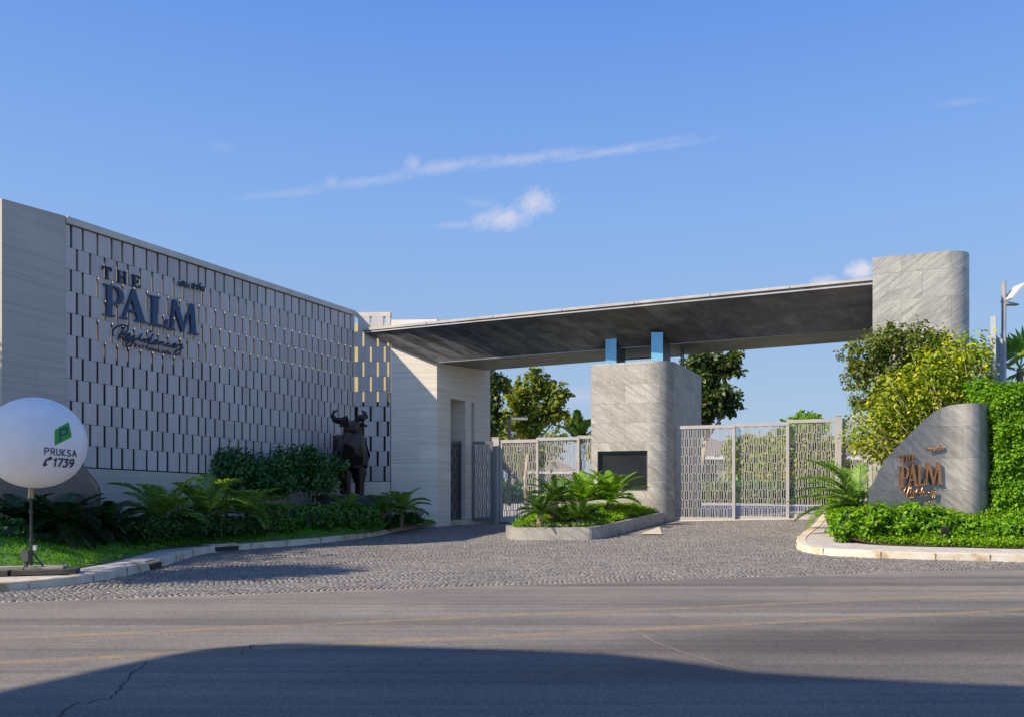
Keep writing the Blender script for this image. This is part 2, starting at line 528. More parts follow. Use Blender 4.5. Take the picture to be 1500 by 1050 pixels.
leafmat('leaf_shade', [(0.025, 0.085, 0.022), (0.045, 0.135, 0.032), (0.08, 0.20, 0.045)], 0.3, 0.3)
leafmat('grass_blade', [(0.06, 0.20, 0.008), (0.10, 0.29, 0.012), (0.17, 0.38, 0.016)], 0.35, 0.6, None, 0.2)


# ---------------------------------------------------------------- object helpers
def worldloc(o):
    p = Vector((0, 0, 0))
    while o is not None:
        p += o.location
        o = o.parent
    return p


def tag(o, label=None, cat=None, group=None, kind=None):
    if label:
        o['label'] = label
    if cat:
        o['category'] = cat
    if group:
        o['group'] = group
    if kind:
        o['kind'] = kind
    return o


def thing(name, label, cat, loc, group=None):
    o = bpy.data.objects.new(name, None)
    COL.objects.link(o)
    o.location = loc
    o.empty_display_size = 0.3
    return tag(o, label, cat, group)


def link(name, me, mats, parent=None, loc=None):
    o = bpy.data.objects.new(name, me)
    COL.objects.link(o)
    if isinstance(mats, str):
        mats = [mats]
    for mm in mats:
        me.materials.append(MATS[mm])
    if parent is not None:
        o.parent = parent
    if loc is not None:
        o.location = loc
    return o


class MB:
    def __init__(s):
        s.v, s.f, s.uv, s.mi = [], [], [], []

    def face(s, pts, uv=None, mi=0):
        i = len(s.v)
        s.v += [tuple(p) for p in pts]
        s.f.append(tuple(range(i, i + len(pts))))
        s.uv.append(uv)
        s.mi.append(mi)

    def mesh(s, vs, fs, mi=0, uvs=None):
        i = len(s.v)
        s.v += [tuple(p) for p in vs]
        for k, f in enumerate(fs):
            s.f.append(tuple(j + i for j in f))
            s.uv.append(uvs[k] if uvs else None)
            s.mi.append(mi)

    def hexa(s, lo, hi, mi=0):
        """lo: 4 points ccw from above (bottom), hi: 4 points above"""
        s.mesh(list(lo) + list(hi), [(3, 2, 1, 0), (4, 5, 6, 7), (0, 1, 5, 4), (1, 2, 6, 5), (2, 3, 7, 6), (3, 0, 4, 7)], mi)

    def box(s, c, size, ux=(1, 0, 0), uy=(0, 1, 0), uz=(0, 0, 1), mi=0):
        c, ux, uy, uz = Vector(c), Vector(ux), Vector(uy), Vector(uz)
        a, b_, d = size[0] / 2, size[1] / 2, size[2] / 2
        q = lambda i, j, k: c + ux * a * i + uy * b_ * j + uz * d * k
        s.hexa([q(-1, -1, -1), q(1, -1, -1), q(1, 1, -1), q(-1, 1, -1)], [q(-1, -1, 1), q(1, -1, 1), q(1, 1, 1), q(-1, 1, 1)], mi)

    def bar(s, a, b_, w, d, side=None, mi=0):
        """rectangular bar from a to b: w across (along side), d deep"""
        a, b_ = Vector(a), Vector(b_)
        t = (b_ - a)
        ln = t.length
        t.normalize()
        sd_ = Vector(side) if side is not None else (Vector((0, 0, 1)) if abs(t.z) < 0.9 else Vector((1, 0, 0)))
        sd_ = (sd_ - t * sd_.dot(t)).normalized()
        n = t.cross(sd_)
        s.box((a + b_) / 2, (ln, w, d), t, sd_, n, mi)

    def prism(s, poly, z0, z1, caps=(True, True), u0=0.0, closed=True, mi=0):
        """vertical prism over plan polygon; z0/z1 numbers or functions of (x, y); uv in metres along the wall"""
        fz0 = z0 if callable(z0) else (lambda x, y: z0)
        fz1 = z1 if callable(z1) else (lambda x, y: z1)
        n = len(poly)
        area = sum(poly[i][0] * poly[(i + 1) % n][1] - poly[(i + 1) % n][0] * poly[i][1] for i in range(n))
        if closed and area < 0:
            poly = poly[::-1]
        u = u0
        for i in range(n if closed else n - 1):
            p, q = poly[i], poly[(i + 1) % n]
            l_ = math.hypot(q[0] - p[0], q[1] - p[1])
            a0, a1, b0, b1 = fz0(*p), fz0(*q), fz1(*p), fz1(*q)
            s.face([(p[0], p[1], a0), (q[0], q[1], a1), (q[0], q[1], b1), (p[0], p[1], b0)],
                   [(u, a0), (u + l_, a1), (u + l_, b1), (u, b0)], mi)
            u += l_
        if closed and caps[0]:
            s.face([(p[0], p[1], fz0(*p)) for p in poly[::-1]], None, mi)
        if closed and caps[1]:
            s.face([(p[0], p[1], fz1(*p)) for p in poly], None, mi)

    def tube(s, pts, radii, n=8, caps=True, mi=0):
        pts = [Vector(p) for p in pts]
        if isinstance(radii, (int, float)):
            radii = [radii] * len(pts)
        rings = []
        ref = Vector((0.31, 0.17, 0.93))
        for i, p in enumerate(pts):
            t = (pts[min(i + 1, len(pts) - 1)] - pts[max(i - 1, 0)]).normalized()
            a = t.cross(ref)
            if a.length < 0.15:
                a = t.cross(Vector((1, 0, 0)))
            a.normalize()
            b_ = t.cross(a)
            rings.append([p + (a * math.cos(k * 2 * math.pi / n) + b_ * math.sin(k * 2 * math.pi / n)) * radii[i] for k in range(n)])
        vs = [v for r in rings for v in r]
        fs = []
        for i in range(len(pts) - 1):
            for k in range(n):
                fs.append((i * n + k, i * n + (k + 1) % n, (i + 1) * n + (k + 1) % n, (i + 1) * n + k))
        if caps:
            fs.append(tuple(range(n))[::-1])
            fs.append(tuple((len(pts) - 1) * n + k for k in range(n)))
        s.mesh(vs, fs, mi)

    def build(s, name, mats, parent=None, smooth=False, origin=None, autos=None):
        o0 = worldloc(parent) if parent is not None else (Vector(origin) if origin is not None else Vector((0, 0, 0)))
        me = bpy.data.meshes.new(name)
        me.from_pydata([(v[0] - o0.x, v[1] - o0.y, v[2] - o0.z) for v in s.v], [], s.f)
        uvl = me.uv_layers.new(name='UVMap')
        data = np.zeros(len(me.loops) * 2)
        k = 0
        for f, uv in zip(s.f, s.uv):
            if uv is None:
                a, b_, c = (Vector(s.v[f[0]]), Vector(s.v[f[1]]), Vector(s.v[f[2]]))
                nrm = (b_ - a).cross(c - b_)
                if nrm.length > 0:
                    nrm.normalize()
                if abs(nrm.z) > 0.75:
                    uv = [(s.v[i][0], s.v[i][1]) for i in f]
                else:
                    t = Vector((-nrm.y, nrm.x, 0))
                    if t.length > 0:
                        t.normalize()
                    uv = [(Vector(s.v[i]).dot(t), s.v[i][2]) for i in f]
            for (uu, vv) in uv:
                data[k] = uu
                data[k + 1] = vv
                k += 2
        uvl.data.foreach_set('uv', data)
        if smooth:
            me.polygons.foreach_set('use_smooth', [True] * len(me.polygons))
        me.polygons.foreach_set('material_index', s.mi)
        me.validate()
        me.update()
        o = link(name, me, mats, parent, None if parent is not None else o0)
        if autos:
            bm_ = bmesh.new()
            bm_.from_mesh(me)
            bmesh.ops.remove_doubles(bm_, verts=bm_.verts, dist=0.0005)
            for e in bm_.edges:
                e.smooth = not (len(e.link_faces) == 2 and e.calc_face_angle(0) > R(autos))
            for f in bm_.faces:
                f.smooth = True
            bm_.to_mesh(me)
            bm_.free()
        return o


def quads_obj(name, V, mats, parent=None, nper=4):
    """V: (N, nper, 3) world coordinates -> mesh of N separate quads"""
    V = np.asarray(V, dtype=np.float64)
    N = len(V)
    o0 = worldloc(parent) if parent is not None else Vector((0, 0, 0))
    co = V.reshape(-1, 3) - np.array(o0)
    me = bpy.data.meshes.new(name)
    me.vertices.add(N * nper)
    me.vertices.foreach_set('co', co.ravel())
    me.loops.add(N * nper)
    me.loops.foreach_set('vertex_index', np.arange(N * nper, dtype=np.int32))
    me.polygons.add(N)
    me.polygons.foreach_set('loop_start', np.arange(0, N * nper, nper, dtype=np.int32))
    me.update(calc_edges=True)
    me.validate()
    return link(name, me, mats, parent)


rng = np.random.default_rng(11)


def unit(a):
    return a / np.maximum(np.linalg.norm(a, axis=-1, keepdims=True), 1e-9)


def leaves_at(P, Nrm, size, wid=0.55, droop=0.35, var=0.35):
    """leaf quads at points P with outward normals Nrm"""
    n = len(P)
    rnd = unit(rng.normal(size=(n, 3)))
    nn = unit(Nrm * 0.75 + rnd * 0.8 + np.array([0, 0, 0.35]))
    d = unit(np.cross(nn, unit(rng.normal(size=(n, 3)))) + np.array([0, 0, -droop]) + Nrm * 0.25)
    s = unit(np.cross(nn, d))
    nn = np.cross(d, s)
    ln = size * (1 + var * rng.uniform(-1, 1, size=(n, 1)))
    w = ln * wid * 0.5
    fold = ln * 0.12
    a = P
    b_ = P + d * ln * 0.5 + s * w + nn * fold
    c = P + d * ln
    e = P + d * ln * 0.5 - s * w + nn * fold
    return np.stack([a, b_, c, e], axis=1)


def blob_points(blobs, n, fill=0.45, clump=14, cr=0.16):
    """points clustered in twigs through ellipsoids (cx,cy,cz,rx,ry,rz)"""
    B = np.array(blobs, dtype=float)
    vol = B[:, 3] * B[:, 5] * (B[:, 4] ** 0.6)
    nc = max(8, n // clump)
    idx = rng.choice(len(B), size=nc, p=vol / vol.sum())
    dirs = unit(rng.normal(size=(nc, 3)))
    rad = fill + (1 - fill) * rng.uniform(0, 1, size=(nc, 1)) ** 0.6
    rad *= rng.uniform(0.82, 1.12, size=(nc, 1))
    cen = B[idx, :3] + dirs * rad * B[idx, 3:6]
    which = rng.integers(0, nc, size=n)
    off = rng.normal(size=(n, 3)) * cr * B[idx][which, 3:6].mean(axis=1, keepdims=True)
    P = cen[which] + off
    Nrm = unit((P - B[idx][which, :3]) / B[idx][which, 3:6])
    return P, Nrm


def pblob(x, y, rx, ry, Y, dep=None):
    """ellipsoid seen at a picture place at distance Y"""
    p = at(x, y, Y)
    k = Y / F
    return (p.x, p.y, p.z, rx * k, (dep if dep else (rx + ry) / 2 * k), ry * k)


def limb_tree(trunk_mb, base, blobs, r0, rng_=random, forks=True, wob=0.12):
    base = Vector(base)
    cs = [Vector(b_[:3]) for b_ in blobs]
    mean = sum(cs, Vector()) / len(cs)
    lowz = min(b_[2] - b_[5] for b_ in blobs)
    fork = Vector((base.x * 0.5 + mean.x * 0.5, base.y * 0.5 + mean.y * 0.5, max(base.z + 0.3, lowz * 0.8 + base.z * 0.2 if lowz > base.z else base.z + 0.4)))
    pts = [base - Vector((0, 0, 0.1)), base.lerp(fork, 0.5) + Vector((rng_.uniform(-wob, wob), rng_.uniform(-wob, wob), 0)), fork]
    trunk_mb.tube(pts, [r0 * 1.15, r0 * 0.95, r0 * 0.8], 9)
    for b_ in blobs:
        c = Vector(b_[:3])
        mid = fork.lerp(c, 0.5) + Vector((rng_.uniform(-wob, wob), rng_.uniform(-wob, wob), rng_.uniform(0, wob)))
        trunk_mb.tube([fork, mid, c], [r0 * 0.6, r0 * 0.42, r0 * 0.2], 6)
        for _ in range(4):
            d = Vector((rng_.uniform(-1, 1), rng_.uniform(-1, 1), rng_.uniform(-0.3, 1)))
            e = c + Vector((d.x * b_[3], d.y * b_[4], d.z * b_[5])) * 0.75
            trunk_mb.tube([mid.lerp(c, 0.5), c.lerp(e, 0.45) + Vector((0, 0, 0.05)), e], [r0 * 0.28, r0 * 0.18, r0 * 0.06], 5)


def tree(name, label, cat, base, blobs, n, size, leaf, bark='bark', r0=0.12, group=None, fill=0.35, wid=0.55, clump=14, cr=0.16, sat=3):
    t = thing(name, label, cat, base, group)
    mb = MB()
    limb_tree(mb, base, blobs, r0)
    mb.build('trunk', bark, t, smooth=True)
    crown = list(blobs)
    if sat:
        for b_ in blobs:
            for _ in range(sat):
                d = Vector((random.gauss(0, 1), random.gauss(0, 1), random.gauss(0.2, 1))).normalized()
                k = random.uniform(.28, .48)
                crown.append((b_[0] + d.x * b_[3] * .95, b_[1] + d.y * b_[4] * .95, b_[2] + d.z * b_[5] * .95, b_[3] * k, b_[4] * k, b_[5] * k))
    P, N = blob_points(crown, n, fill, clump, cr)
    quads_obj('crown', leaves_at(P, N, size, wid), leaf, t)
    return t


def core_mesh(mb, blobs, k=0.7):
    for b_ in blobs:
        nu, nv = 10, 6
        vs, fs = [], []
        for j in range(nv + 1):
            ph = -math.pi / 2 + math.pi * j / nv
            for i in range(nu):
                th = 2 * math.pi * i / nu
                w = k * random.uniform(0.85, 1.1)
                vs.append((b_[0] + b_[3] * w * math.cos(ph) * math.cos(th), b_[1] + b_[4] * w * math.cos(ph) * math.sin(th), b_[2] + b_[5] * w * math.sin(ph)))
        for j in range(nv):
            for i in range(nu):
                fs.append((j * nu + i, j * nu + (i + 1) % nu, (j + 1) * nu + (i + 1) % nu, (j + 1) * nu + i))
        mb.mesh(vs, fs)


def shrub(name, label, cat, blobs, n, size, leaf, group=None, fill=0.75, wid=0.6, core=0.72, base=None, clump=8, cr=0.10):
    b0 = min(blobs, key=lambda q: q[2] - q[5])
    base = base or (sum(q[0] for q in blobs) / len(blobs), sum(q[1] for q in blobs) / len(blobs), b0[2] - b0[5])
    t = thing(name, label, cat, base, group)
    P, N = blob_points(blobs, n, fill, clump, cr)
    quads_obj('foliage', leaves_at(P, N, size, wid), leaf, t)
    mb = MB()
    if core:
        core_mesh(mb, blobs, core)
        mb.build('branches', 'core_green', t, smooth=True)
    return t


def surf_leaves(poly, dz_fn, n, size, wid=0.6, up=1.0):
    """low leaves over a plan polygon"""
    P = np.array([(p[0], p[1]) for p in poly])
    lo, hi = P.min(0), P.max(0)
    out = []
    while len(out) < n:
        c = rng.uniform(lo, hi, size=(n, 2))
        inside = points_in(c, P)
        out += list(c[inside])
    Q = np.array(out[:n])
    z = np.array([dz_fn(x, y) for x, y in Q])
    pts = np.column_stack([Q, z])
    N = unit(rng.normal(size=(n, 3)) * 0.5 + np.array([0, 0, up]))
    return leaves_at(pts, N, size, wid, droop=-0.2)


def points_in(c, P):
    x, y = c[:, 0], c[:, 1]
    inside = np.zeros(len(c), bool)
    j = len(P) - 1
    for i in range(len(P)):
        xi, yi, xj, yj = P[i, 0], P[i, 1], P[j, 0], P[j, 1]
        cond = ((yi > y) != (yj > y)) & (x < (xj - xi) * (y - yi) / (yj - yi + 1e-12) + xi)
        inside ^= cond
        j = i
    return inside


def sheet(name, poly, dz, m, step=1.0, kind='structure', zf=None, parent=None):
    """a ground sheet over a plan polygon, following the terrain"""
    zf = zf or G
    pts = []
    n = len(poly)
    for i in range(n):
        p, q = poly[i], poly[(i + 1) % n]
        k = max(1, int(math.hypot(q[0] - p[0], q[1] - p[1]) / step))
        for j in range(k):
            pts.append((p[0] + (q[0] - p[0]) * j / k, p[1] + (q[1] - p[1]) * j / k))
    nb = len(pts)
    P = np.array(pts)
    lo, hi = P.min(0), P.max(0)
    gx = np.arange(lo[0] + step / 2, hi[0], step)
    gy = np.arange(lo[1] + step / 2, hi[1], step)
    if len(gx) and len(gy):
        g = np.array([(x + random.uniform(-.1, .1) * step, y + random.uniform(-.1, .1) * step) for x in gx for y in gy])
        g = g[points_in(g, P)]
        pts += [tuple(q) for q in g]
    vs2 = [Vector(p) for p in pts]
    face = [list(range(nb))]
    res = geometry.delaunay_2d_cdt(vs2, [], face, 1, 1e-5)
    mb = MB()
    V = [(p.x, p.y, zf(p.x, p.y) + dz) for p in res[0]]
    fs = []
    for f in res[2]:
        a, b_, c = V[f[0]], V[f[1]], V[f[2]]
        if (b_[0] - a[0]) * (c[1] - a[1]) - (b_[1] - a[1]) * (c[0] - a[0]) < 0:
            f = list(f)[::-1]
        fs.append(tuple(f))
    mb.mesh(V, fs)
    o = mb.build(name, m, parent, smooth=True)
    if kind and parent is None:
        o['kind'] = kind
    return o


def offset_line(pts, d):
    out = []
    for i, p in enumerate(pts):
        a = pts[max(0, i - 1)]
        b_ = pts[min(len(pts) - 1, i + 1)]
        tx, ty = b_[0] - a[0], b_[1] - a[1]
        l_ = math.hypot(tx, ty)
        out.append((p[0] - ty / l_ * d, p[1] + tx / l_ * d))
    return out


def densify(pts, step=0.4, smooth=2):
    out = [tuple(p) for p in pts]
    for _ in range(smooth):
        q = [out[0]]
        for a, b_ in zip(out, out[1:]):
            q.append((a[0] * .75 + b_[0] * .25, a[1] * .75 + b_[1] * .25))
            q.append((a[0] * .25 + b_[0] * .75, a[1] * .25 + b_[1] * .75))
        q.append(out[-1])
        out = q
    return out


# ---------------------------------------------------------------- ground, road
mb = MB()
N_ = 60
xs = [-420 + 840 * (i / N_) for i in range(N_ + 1)]
# fine near, coarse far
xs = sorted(set([round(s * (abs(t) ** 2.2) * 900, 3) for s in (-1, 1) for t in np.linspace(0, 1, 34)]))
ys = [round(-60 + 0, 3)] + [round(v, 3) for v in np.linspace(-50, 60, 56)] + [80, 120, 200, 400, 900, 2500]
V = [(x, y, G(x, y) - 0.05) for y in ys for x in xs]
nx = len(xs)
fs = [(j * nx + i, j * nx + i + 1, (j + 1) * nx + i + 1, (j + 1) * nx + i) for j in range(len(ys) - 1) for i in range(nx - 1)]
mb.mesh(V, fs)
tag(mb.build('ground', 'earth', smooth=True), kind='structure')

RU0, RU1 = -70, 90
road_poly = [xy_road(RU0, 5.0), xy_road(RU1, 5.0), xy_road(RU1, VEDGE), xy_road(RU0, VEDGE)]
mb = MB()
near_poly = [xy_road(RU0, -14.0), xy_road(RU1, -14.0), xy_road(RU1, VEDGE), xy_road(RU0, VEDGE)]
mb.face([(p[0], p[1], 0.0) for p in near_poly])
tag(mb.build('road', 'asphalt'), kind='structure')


def ribbon(mb, pts, w, z=None):
    a = offset_line(pts, w / 2)
    b_ = offset_line(pts, -w / 2)
    for i in range(len(pts) - 1):
        q = [b_[i], b_[i + 1], a[i + 1], a[i]]
        mb.face([(x, y, (z if z is not None else G(x, y) + 0.004)) for x, y in q])


for vv in (10.27, 8.85):
    mb = MB()
    ribbon(mb, [xy_road(u, vv + 0.02 * math.sin(u * 0.7)) for u in np.arange(-30, 40, 1.0)], 0.18, 0.004)
    tag(mb.build('road_marking', 'worn_yellow_paint'), kind='structure')


def jag(px, amp, w0, name, m, n=14):
    pts = []
    P_ = [hit(x, y) for x, y in px]
    for a, b_ in zip(P_, P_[1:]):
        for k in range(n):
            q = a.lerp(b_, k / n)
            pts.append((q.x + random.uniform(-amp, amp), q.y + random.uniform(-amp, amp)))
    pts.append((P_[-1].x, P_[-1].y))
    mb = MB()
    a = [(p[0] - random.uniform(.3, 1) * w0, p[1]) for p in pts]
    b_ = [(p[0] + random.uniform(.3, 1) * w0, p[1]) for p in pts]
    for i in range(len(pts) - 1):
        mb.face([(*a[i], .003), (*b_[i], .003), (*b_[i + 1], .003), (*a[i + 1], .003)])
    tag(mb.build(name, m), kind='structure')


jag([(85, 1050), (112, 1030), (165, 1022), (180, 1000), (215, 968)], 0.025, 0.010, 'road_crack', 'crack', 8)
jag([(180, 1010), (240, 1004), (285, 1000)], 0.02, 0.006, 'road_crack', 'crack', 8)
jag([(350, 957), (372, 944)], 0.03, 0.016, 'road_crack', 'crack', 6)
jag([(925, 920), (960, 940), (1010, 958), (1060, 973), (1120, 988)], 0.010, 0.009, 'road_seam', 'seam', 6)
# ---------------------------------------------------------------- planted beds (outlines)
def line_hits(px, dz=0.0):
    return [(p.x, p.y) for p in (hit(x, y, dz) for x, y in px)]


kerbL = densify(line_hits([(-160, 884), (-60, 873), (0, 867), (110, 857), (180, 845), (235, 831), (272, 818), (300, 810), (350, 805), (460, 797), (540, 787), (590, 776), (640, 769), (728, 766)]), smooth=2)
kerbR = densify(line_hits([(1204, 759), (1190, 775), (1174, 787), (1163, 797), (1168, 806), (1195, 812), (1260, 816), (1340, 819), (1420, 821), (1500, 823), (1640, 825), (1800, 826)]), smooth=2)

KH = 0.15
backL = [(-2.0, 34.0), (-6, 36), (-14, 36), (-34, 30), (-40, 12)]
polyL = kerbL + [(0.0, 31.0)] + backL
polyR = kerbR[::-1] + [(9.9, 26.1), (14.0, 32.0), (40.0, 36.0), (46, 30)]
polyR = kerbR + [(46, 30), (40, 38), (14, 34), (10.2, 27.0)]


def kerb(name, line, inner, h=KH, w=0.24):
    """a run of kerbstones: line is the outer foot, inner = +1/-1 side of the bed"""
    mb = MB()
    inn = offset_line(line, inner * w)
    out2 = offset_line(line, inner * 0.03)
    n = len(line)
    acc = 0
    for i in range(n - 1):
        g = 0.0
        p0, p1, q0, q1, t0, t1 = line[i], line[i + 1], inn[i], inn[i + 1], out2[i], out2[i + 1]
        zt = lambda p: G(*p) + h
        zb = lambda p: G(*p) - 0.04
        f = [[(*p0, zb(p0)), (*p1, zb(p1)), (*t1, zt(t1) - 0.015), (*t0, zt(t0) - 0.015)],
             [(*t0, zt(t0) - 0.015), (*t1, zt(t1) - 0.015), (*offset1(t1, q1, .03), zt(t1)), (*offset1(t0, q0, .03), zt(t0))],
             [(*offset1(t0, q0, .03), zt(t0)), (*offset1(t1, q1, .03), zt(t1)), (*q1, zt(q1)), (*q0, zt(q0))]]
        for pts in f:
            mb.face(pts if inner > 0 else pts[::-1])
    o = mb.build(name, 'kerb_stone')
    tag(o, kind='structure')
    return o


def offset1(p, q, d):
    l_ = math.hypot(q[0] - p[0], q[1] - p[1])
    return (p[0] + (q[0] - p[0]) * d / l_, p[1] + (q[1] - p[1]) * d / l_)


kerb('kerb_left', kerbL, 1)
kerb('kerb_right', kerbR, 1)
# joints and drain mouths in the kerbs
mb = MB()
for line in (kerbL, kerbR):
    acc = 0
    for a, b_ in zip(line, line[1:]):
        l_ = math.hypot(b_[0] - a[0], b_[1] - a[1])
        acc += l_
        if acc > 1.0:
            acc = 0
            t = Vector((b_[0] - a[0], b_[1] - a[1], 0)).normalized()
            nrm = Vector((-t.y, t.x, 0))
            c = Vector((a[0], a[1], G(*a) + KH * 0.5 - 0.006)) + nrm * 0.113
            mb.box(c, (0.008, 0.228, KH + 0.008), t, nrm)
tag(mb.build('kerb_joints', 'joint'), kind='structure')


def near_on(line, x, y):
    p = hit(x, y)
    i = min(range(1, len(line) - 1), key=lambda k: (line[k][0] - p.x) ** 2 + (line[k][1] - p.y) ** 2)
    t = Vector((line[i + 1][0] - line[i - 1][0], line[i + 1][1] - line[i - 1][1], 0)).normalized()
    return Vector((line[i][0], line[i][1], G(*line[i]))), t


for (x, y, w, lab) in ((224, 834, 0.5, 'nearer dark storm drain mouth in the left kerb beside the grey pavement'), (335, 807, 0.7, 'farther dark storm drain mouth in the left kerb near the palms')):
    p, t = near_on(kerbL, x, y)
    nrm = Vector((-t.y, t.x, 0))
    dr = thing('storm_drain', lab, 'drain', p, 'drains in the left kerb')
    mb = MB()
    mb.box(p + nrm * 0.05 + Vector((0, 0, 0.065)), (w, 0.14, 0.10), t, nrm)
    mb.build('mouth_shade', 'dark_void', dr)  # solid dark block; its colour is the shade inside the mouth
    mb = MB()
    mb.box(p + nrm * 0.25 + Vector((0, 0, KH + 0.012)), (w * 1.1, 0.3, 0.03), t, nrm)
    mb.build('lid', 'paver', dr)

inL = offset_line(kerbL, 0.24)
inR = offset_line(kerbR, 0.24)
sheet('pavement_left', inL + [(0.0, 31.0)] + backL, KH - 0.012, 'paver', 1.2)
sheet('pavement_right', inR + polyR[len(kerbR):], KH - 0.012, 'paver', 1.2)

# lawn on the left
lawn_px = [(-170, 852), (0, 840), (60, 836), (109, 832), (160, 823), (213, 809), (249, 801), (309, 797), (342, 796), (460, 787), (545, 779), (592, 770), (640, 765.5)]
lawn_edge = densify(line_hits(lawn_px, KH), smooth=1)
KL = np.array(lawn_edge)


def zL(x, y):
    d = float(np.min(np.hypot(KL[:, 0] - x, KL[:, 1] - y)))
    return G(x, y) + KH + 0.42 * min(1.0, d / 1.7) ** 0.9


lawn_poly = lawn_edge + [(-2.75, 29.4), (-5.5, 29.0), (-10.4, 19.6), (-11.2, 17.5), (-22, 17.5), (-24, 12)]
sheet('lawn_soil', lawn_poly, 0.004, 'turf', 0.7, zf=zL)


def lawn_clip(c):
    return c


Pn = np.array(lawn_poly)
c = rng.uniform(Pn.min(0), Pn.max(0), size=(260000, 2))
c = c[points_in(c, Pn)]
c = c[(c[:, 0] > -0.7 * c[:, 1])]
# keep blades where the lawn shows (front strip)
E_ = np.array(lawn_edge)
dist = np.full(len(c), 9.0)
for p in E_[::1]:
    dist = np.minimum(dist, np.hypot(c[:, 0] - p[0], c[:, 1] - p[1]))
c = c[dist < 3.2]
z = np.array([zL(x, y) for x, y in c])
n = len(c)
P = np.column_stack([c, z])
d = unit(rng.normal(size=(n, 3)) * [0.45, 0.45, 0] + np.array([0, 0, 1]))
s_ = unit(np.cross(d, rng.normal(size=(n, 3))))
h_ = rng.uniform(0.03, 0.065, size=(n, 1))
B = np.stack([P - s_ * .008, P + s_ * .008, P + d * h_ + s_ * .003, P + d * h_ - s_ * .003], axis=1)
tag(quads_obj('lawn', B, 'grass_blade'), 'short mown green lawn between the left kerb and the planting', 'lawn', kind='stuff')

# ---------------------------------------------------------------- driveway cobbles
GA, GB = (-0.36, 30.0), (9.67, 26.0)          # gate line
dv = [xy_road(-9.5, VEDGE)] + [xy_road(u, VEDGE) for u in (-4, 2, 8, 14, 20, 26)]
drive_poly = [xy_road(-24, VEDGE), xy_road(34, VEDGE)] + kerbR[::-1] + [(9.75, 25.6), (0.0, 29.6)] + kerbL[::-1]
gate_front = [(9.9, 26.2), (0.0, 30.3)]
sheet('driveway_bed', [xy_road(-24, VEDGE - 0.02), xy_road(34, VEDGE - 0.02), xy_road(34, VEDGE + 4), (12, 27), (10.5, 30), (3, 33.0), (-1.0, 32.5), (-4, 29.0), (-12, 17), (-24, 13)], -0.012, 'mortar_bed', 0.9)
PD = np.array(drive_poly)
pit = 0.092
us = np.arange(-9.0, 22.0, pit)
cob = []
vmax = 29.0
for j, v in enumerate(np.arange(VEDGE + 0.05, vmax, pit)):
    wav = 0.16 * math.sin(v * 1.9) + 0.07 * math.sin(v * 4.7 + 1.3)
    row = np.column_stack([us + wav + (0.5 * pit if j % 2 else 0) + rng.normal(size=len(us)) * 0.008,
                           v + 0.06 * np.sin(us * 2.6 + v * 0.4) + rng.normal(size=len(us)) * 0.008])
    cob.append(row)
cob = np.concatenate(cob)
X = cob[:, 0] * UD[0] + cob[:, 1] * VD[0]
Y = cob[:, 0] * UD[1] + cob[:, 1] * VD[1]
cc = np.column_stack([X, Y])
ok = points_in(cc, PD) & (X / Y > -0.64) & (X / Y < 0.64)
cc = cc[ok]
Zc = np.array([G(x, y) for x, y in cc])
n = len(cc)
hh = 0.008 + rng.uniform(0, 0.004, size=n)
ang = TH + rng.normal(size=n) * 0.10
ca, sa = np.cos(ang), np.sin(ang)
hw = pit * 0.46 * (1 + rng.normal(size=n) * 0.06)
ring = np.array([(-1, -1), (1, -1), (1, 1), (-1, 1)])
levels = [(1.0, -0.02), (0.95, 0.55), (0.62, 1.0)]
tilt = rng.normal(size=(n, 2)) * 0.04
VV = np.zeros((n, 12, 3))
k = 0
for (sc_, zf) in levels:
    for (a, b_) in ring:
        lx, ly = a * hw * sc_, b_ * hw * sc_
        VV[:, k, 0] = cc[:, 0] + lx * ca - ly * sa
        VV[:, k, 1] = cc[:, 1] + lx * sa + ly * ca
        VV[:, k, 2] = Zc + hh * zf + (tilt[:, 0] * lx + tilt[:, 1] * ly) * (zf > 0) - (0.012 if zf < 0 else 0)
        k += 1
pat = []
for l_ in (0, 1):
    for i in range(4):
        pat.append((l_ * 4 + i, l_ * 4 + (i + 1) % 4, (l_ + 1) * 4 + (i + 1) % 4, (l_ + 1) * 4 + i))
pat.append((8, 9, 10, 11))
pat = np.array(pat)
fi = (pat[None] + (np.arange(n) * 12)[:, None, None]).reshape(-1, 4)
me = bpy.data.meshes.new('driveway')
me.vertices.add(n * 12)
me.vertices.foreach_set('co', VV.reshape(-1))
me.loops.add(fi.size)
me.loops.foreach_set('vertex_index', fi.ravel().astype(np.int32))
me.polygons.add(len(fi))
me.polygons.foreach_set('loop_start', np.arange(0, fi.size, 4, dtype=np.int32))
me.update(calc_edges=True)
me.polygons.foreach_set('use_smooth', np.ones(len(fi), dtype=bool))
tag(link('driveway', me, 'granite_cobble'), kind='structure')
print('cobbles', n)
# pale concrete triangle at the planter's rear corner, pale splash
tri = line_hits([(938, 783), (970, 783.5), (966, 772)])
mb = MB()
mb.face([(x, y, G(x, y) + 0.034) for x, y in tri])
tag(mb.build('driveway_patch', 'light_concrete'), kind='structure')

# ---------------------------------------------------------------- left screen wall
W0, W1 = Vector((-10.4, 19.9)), Vector((-5.41, 29.4))
WD = (W1 - W0)
WLEN = WD.length
WD = WD / WLEN
WN = Vector((WD.y, -WD.x))                         # faces the driveway


def z_on(x, y, Y):
    return EYE - (y - HZ) / F * Y


zt0, zt1 = z_on(97, 329, 19.9), z_on(520, 464, 29.4)
zb0, zb1 = z_on(97, 682, 19.9), z_on(520, 704, 29.4)


def wp(s, off=0.0):
    return (W0.x + WD.x * s + WN.x * off, W0.y + WD.y * s + WN.y * off)


def wtop(s):
    return zt0 + (zt1 - zt0) * s / WLEN


def wbot(s):
    return zb0 + (zb1 - zb0) * s / WLEN


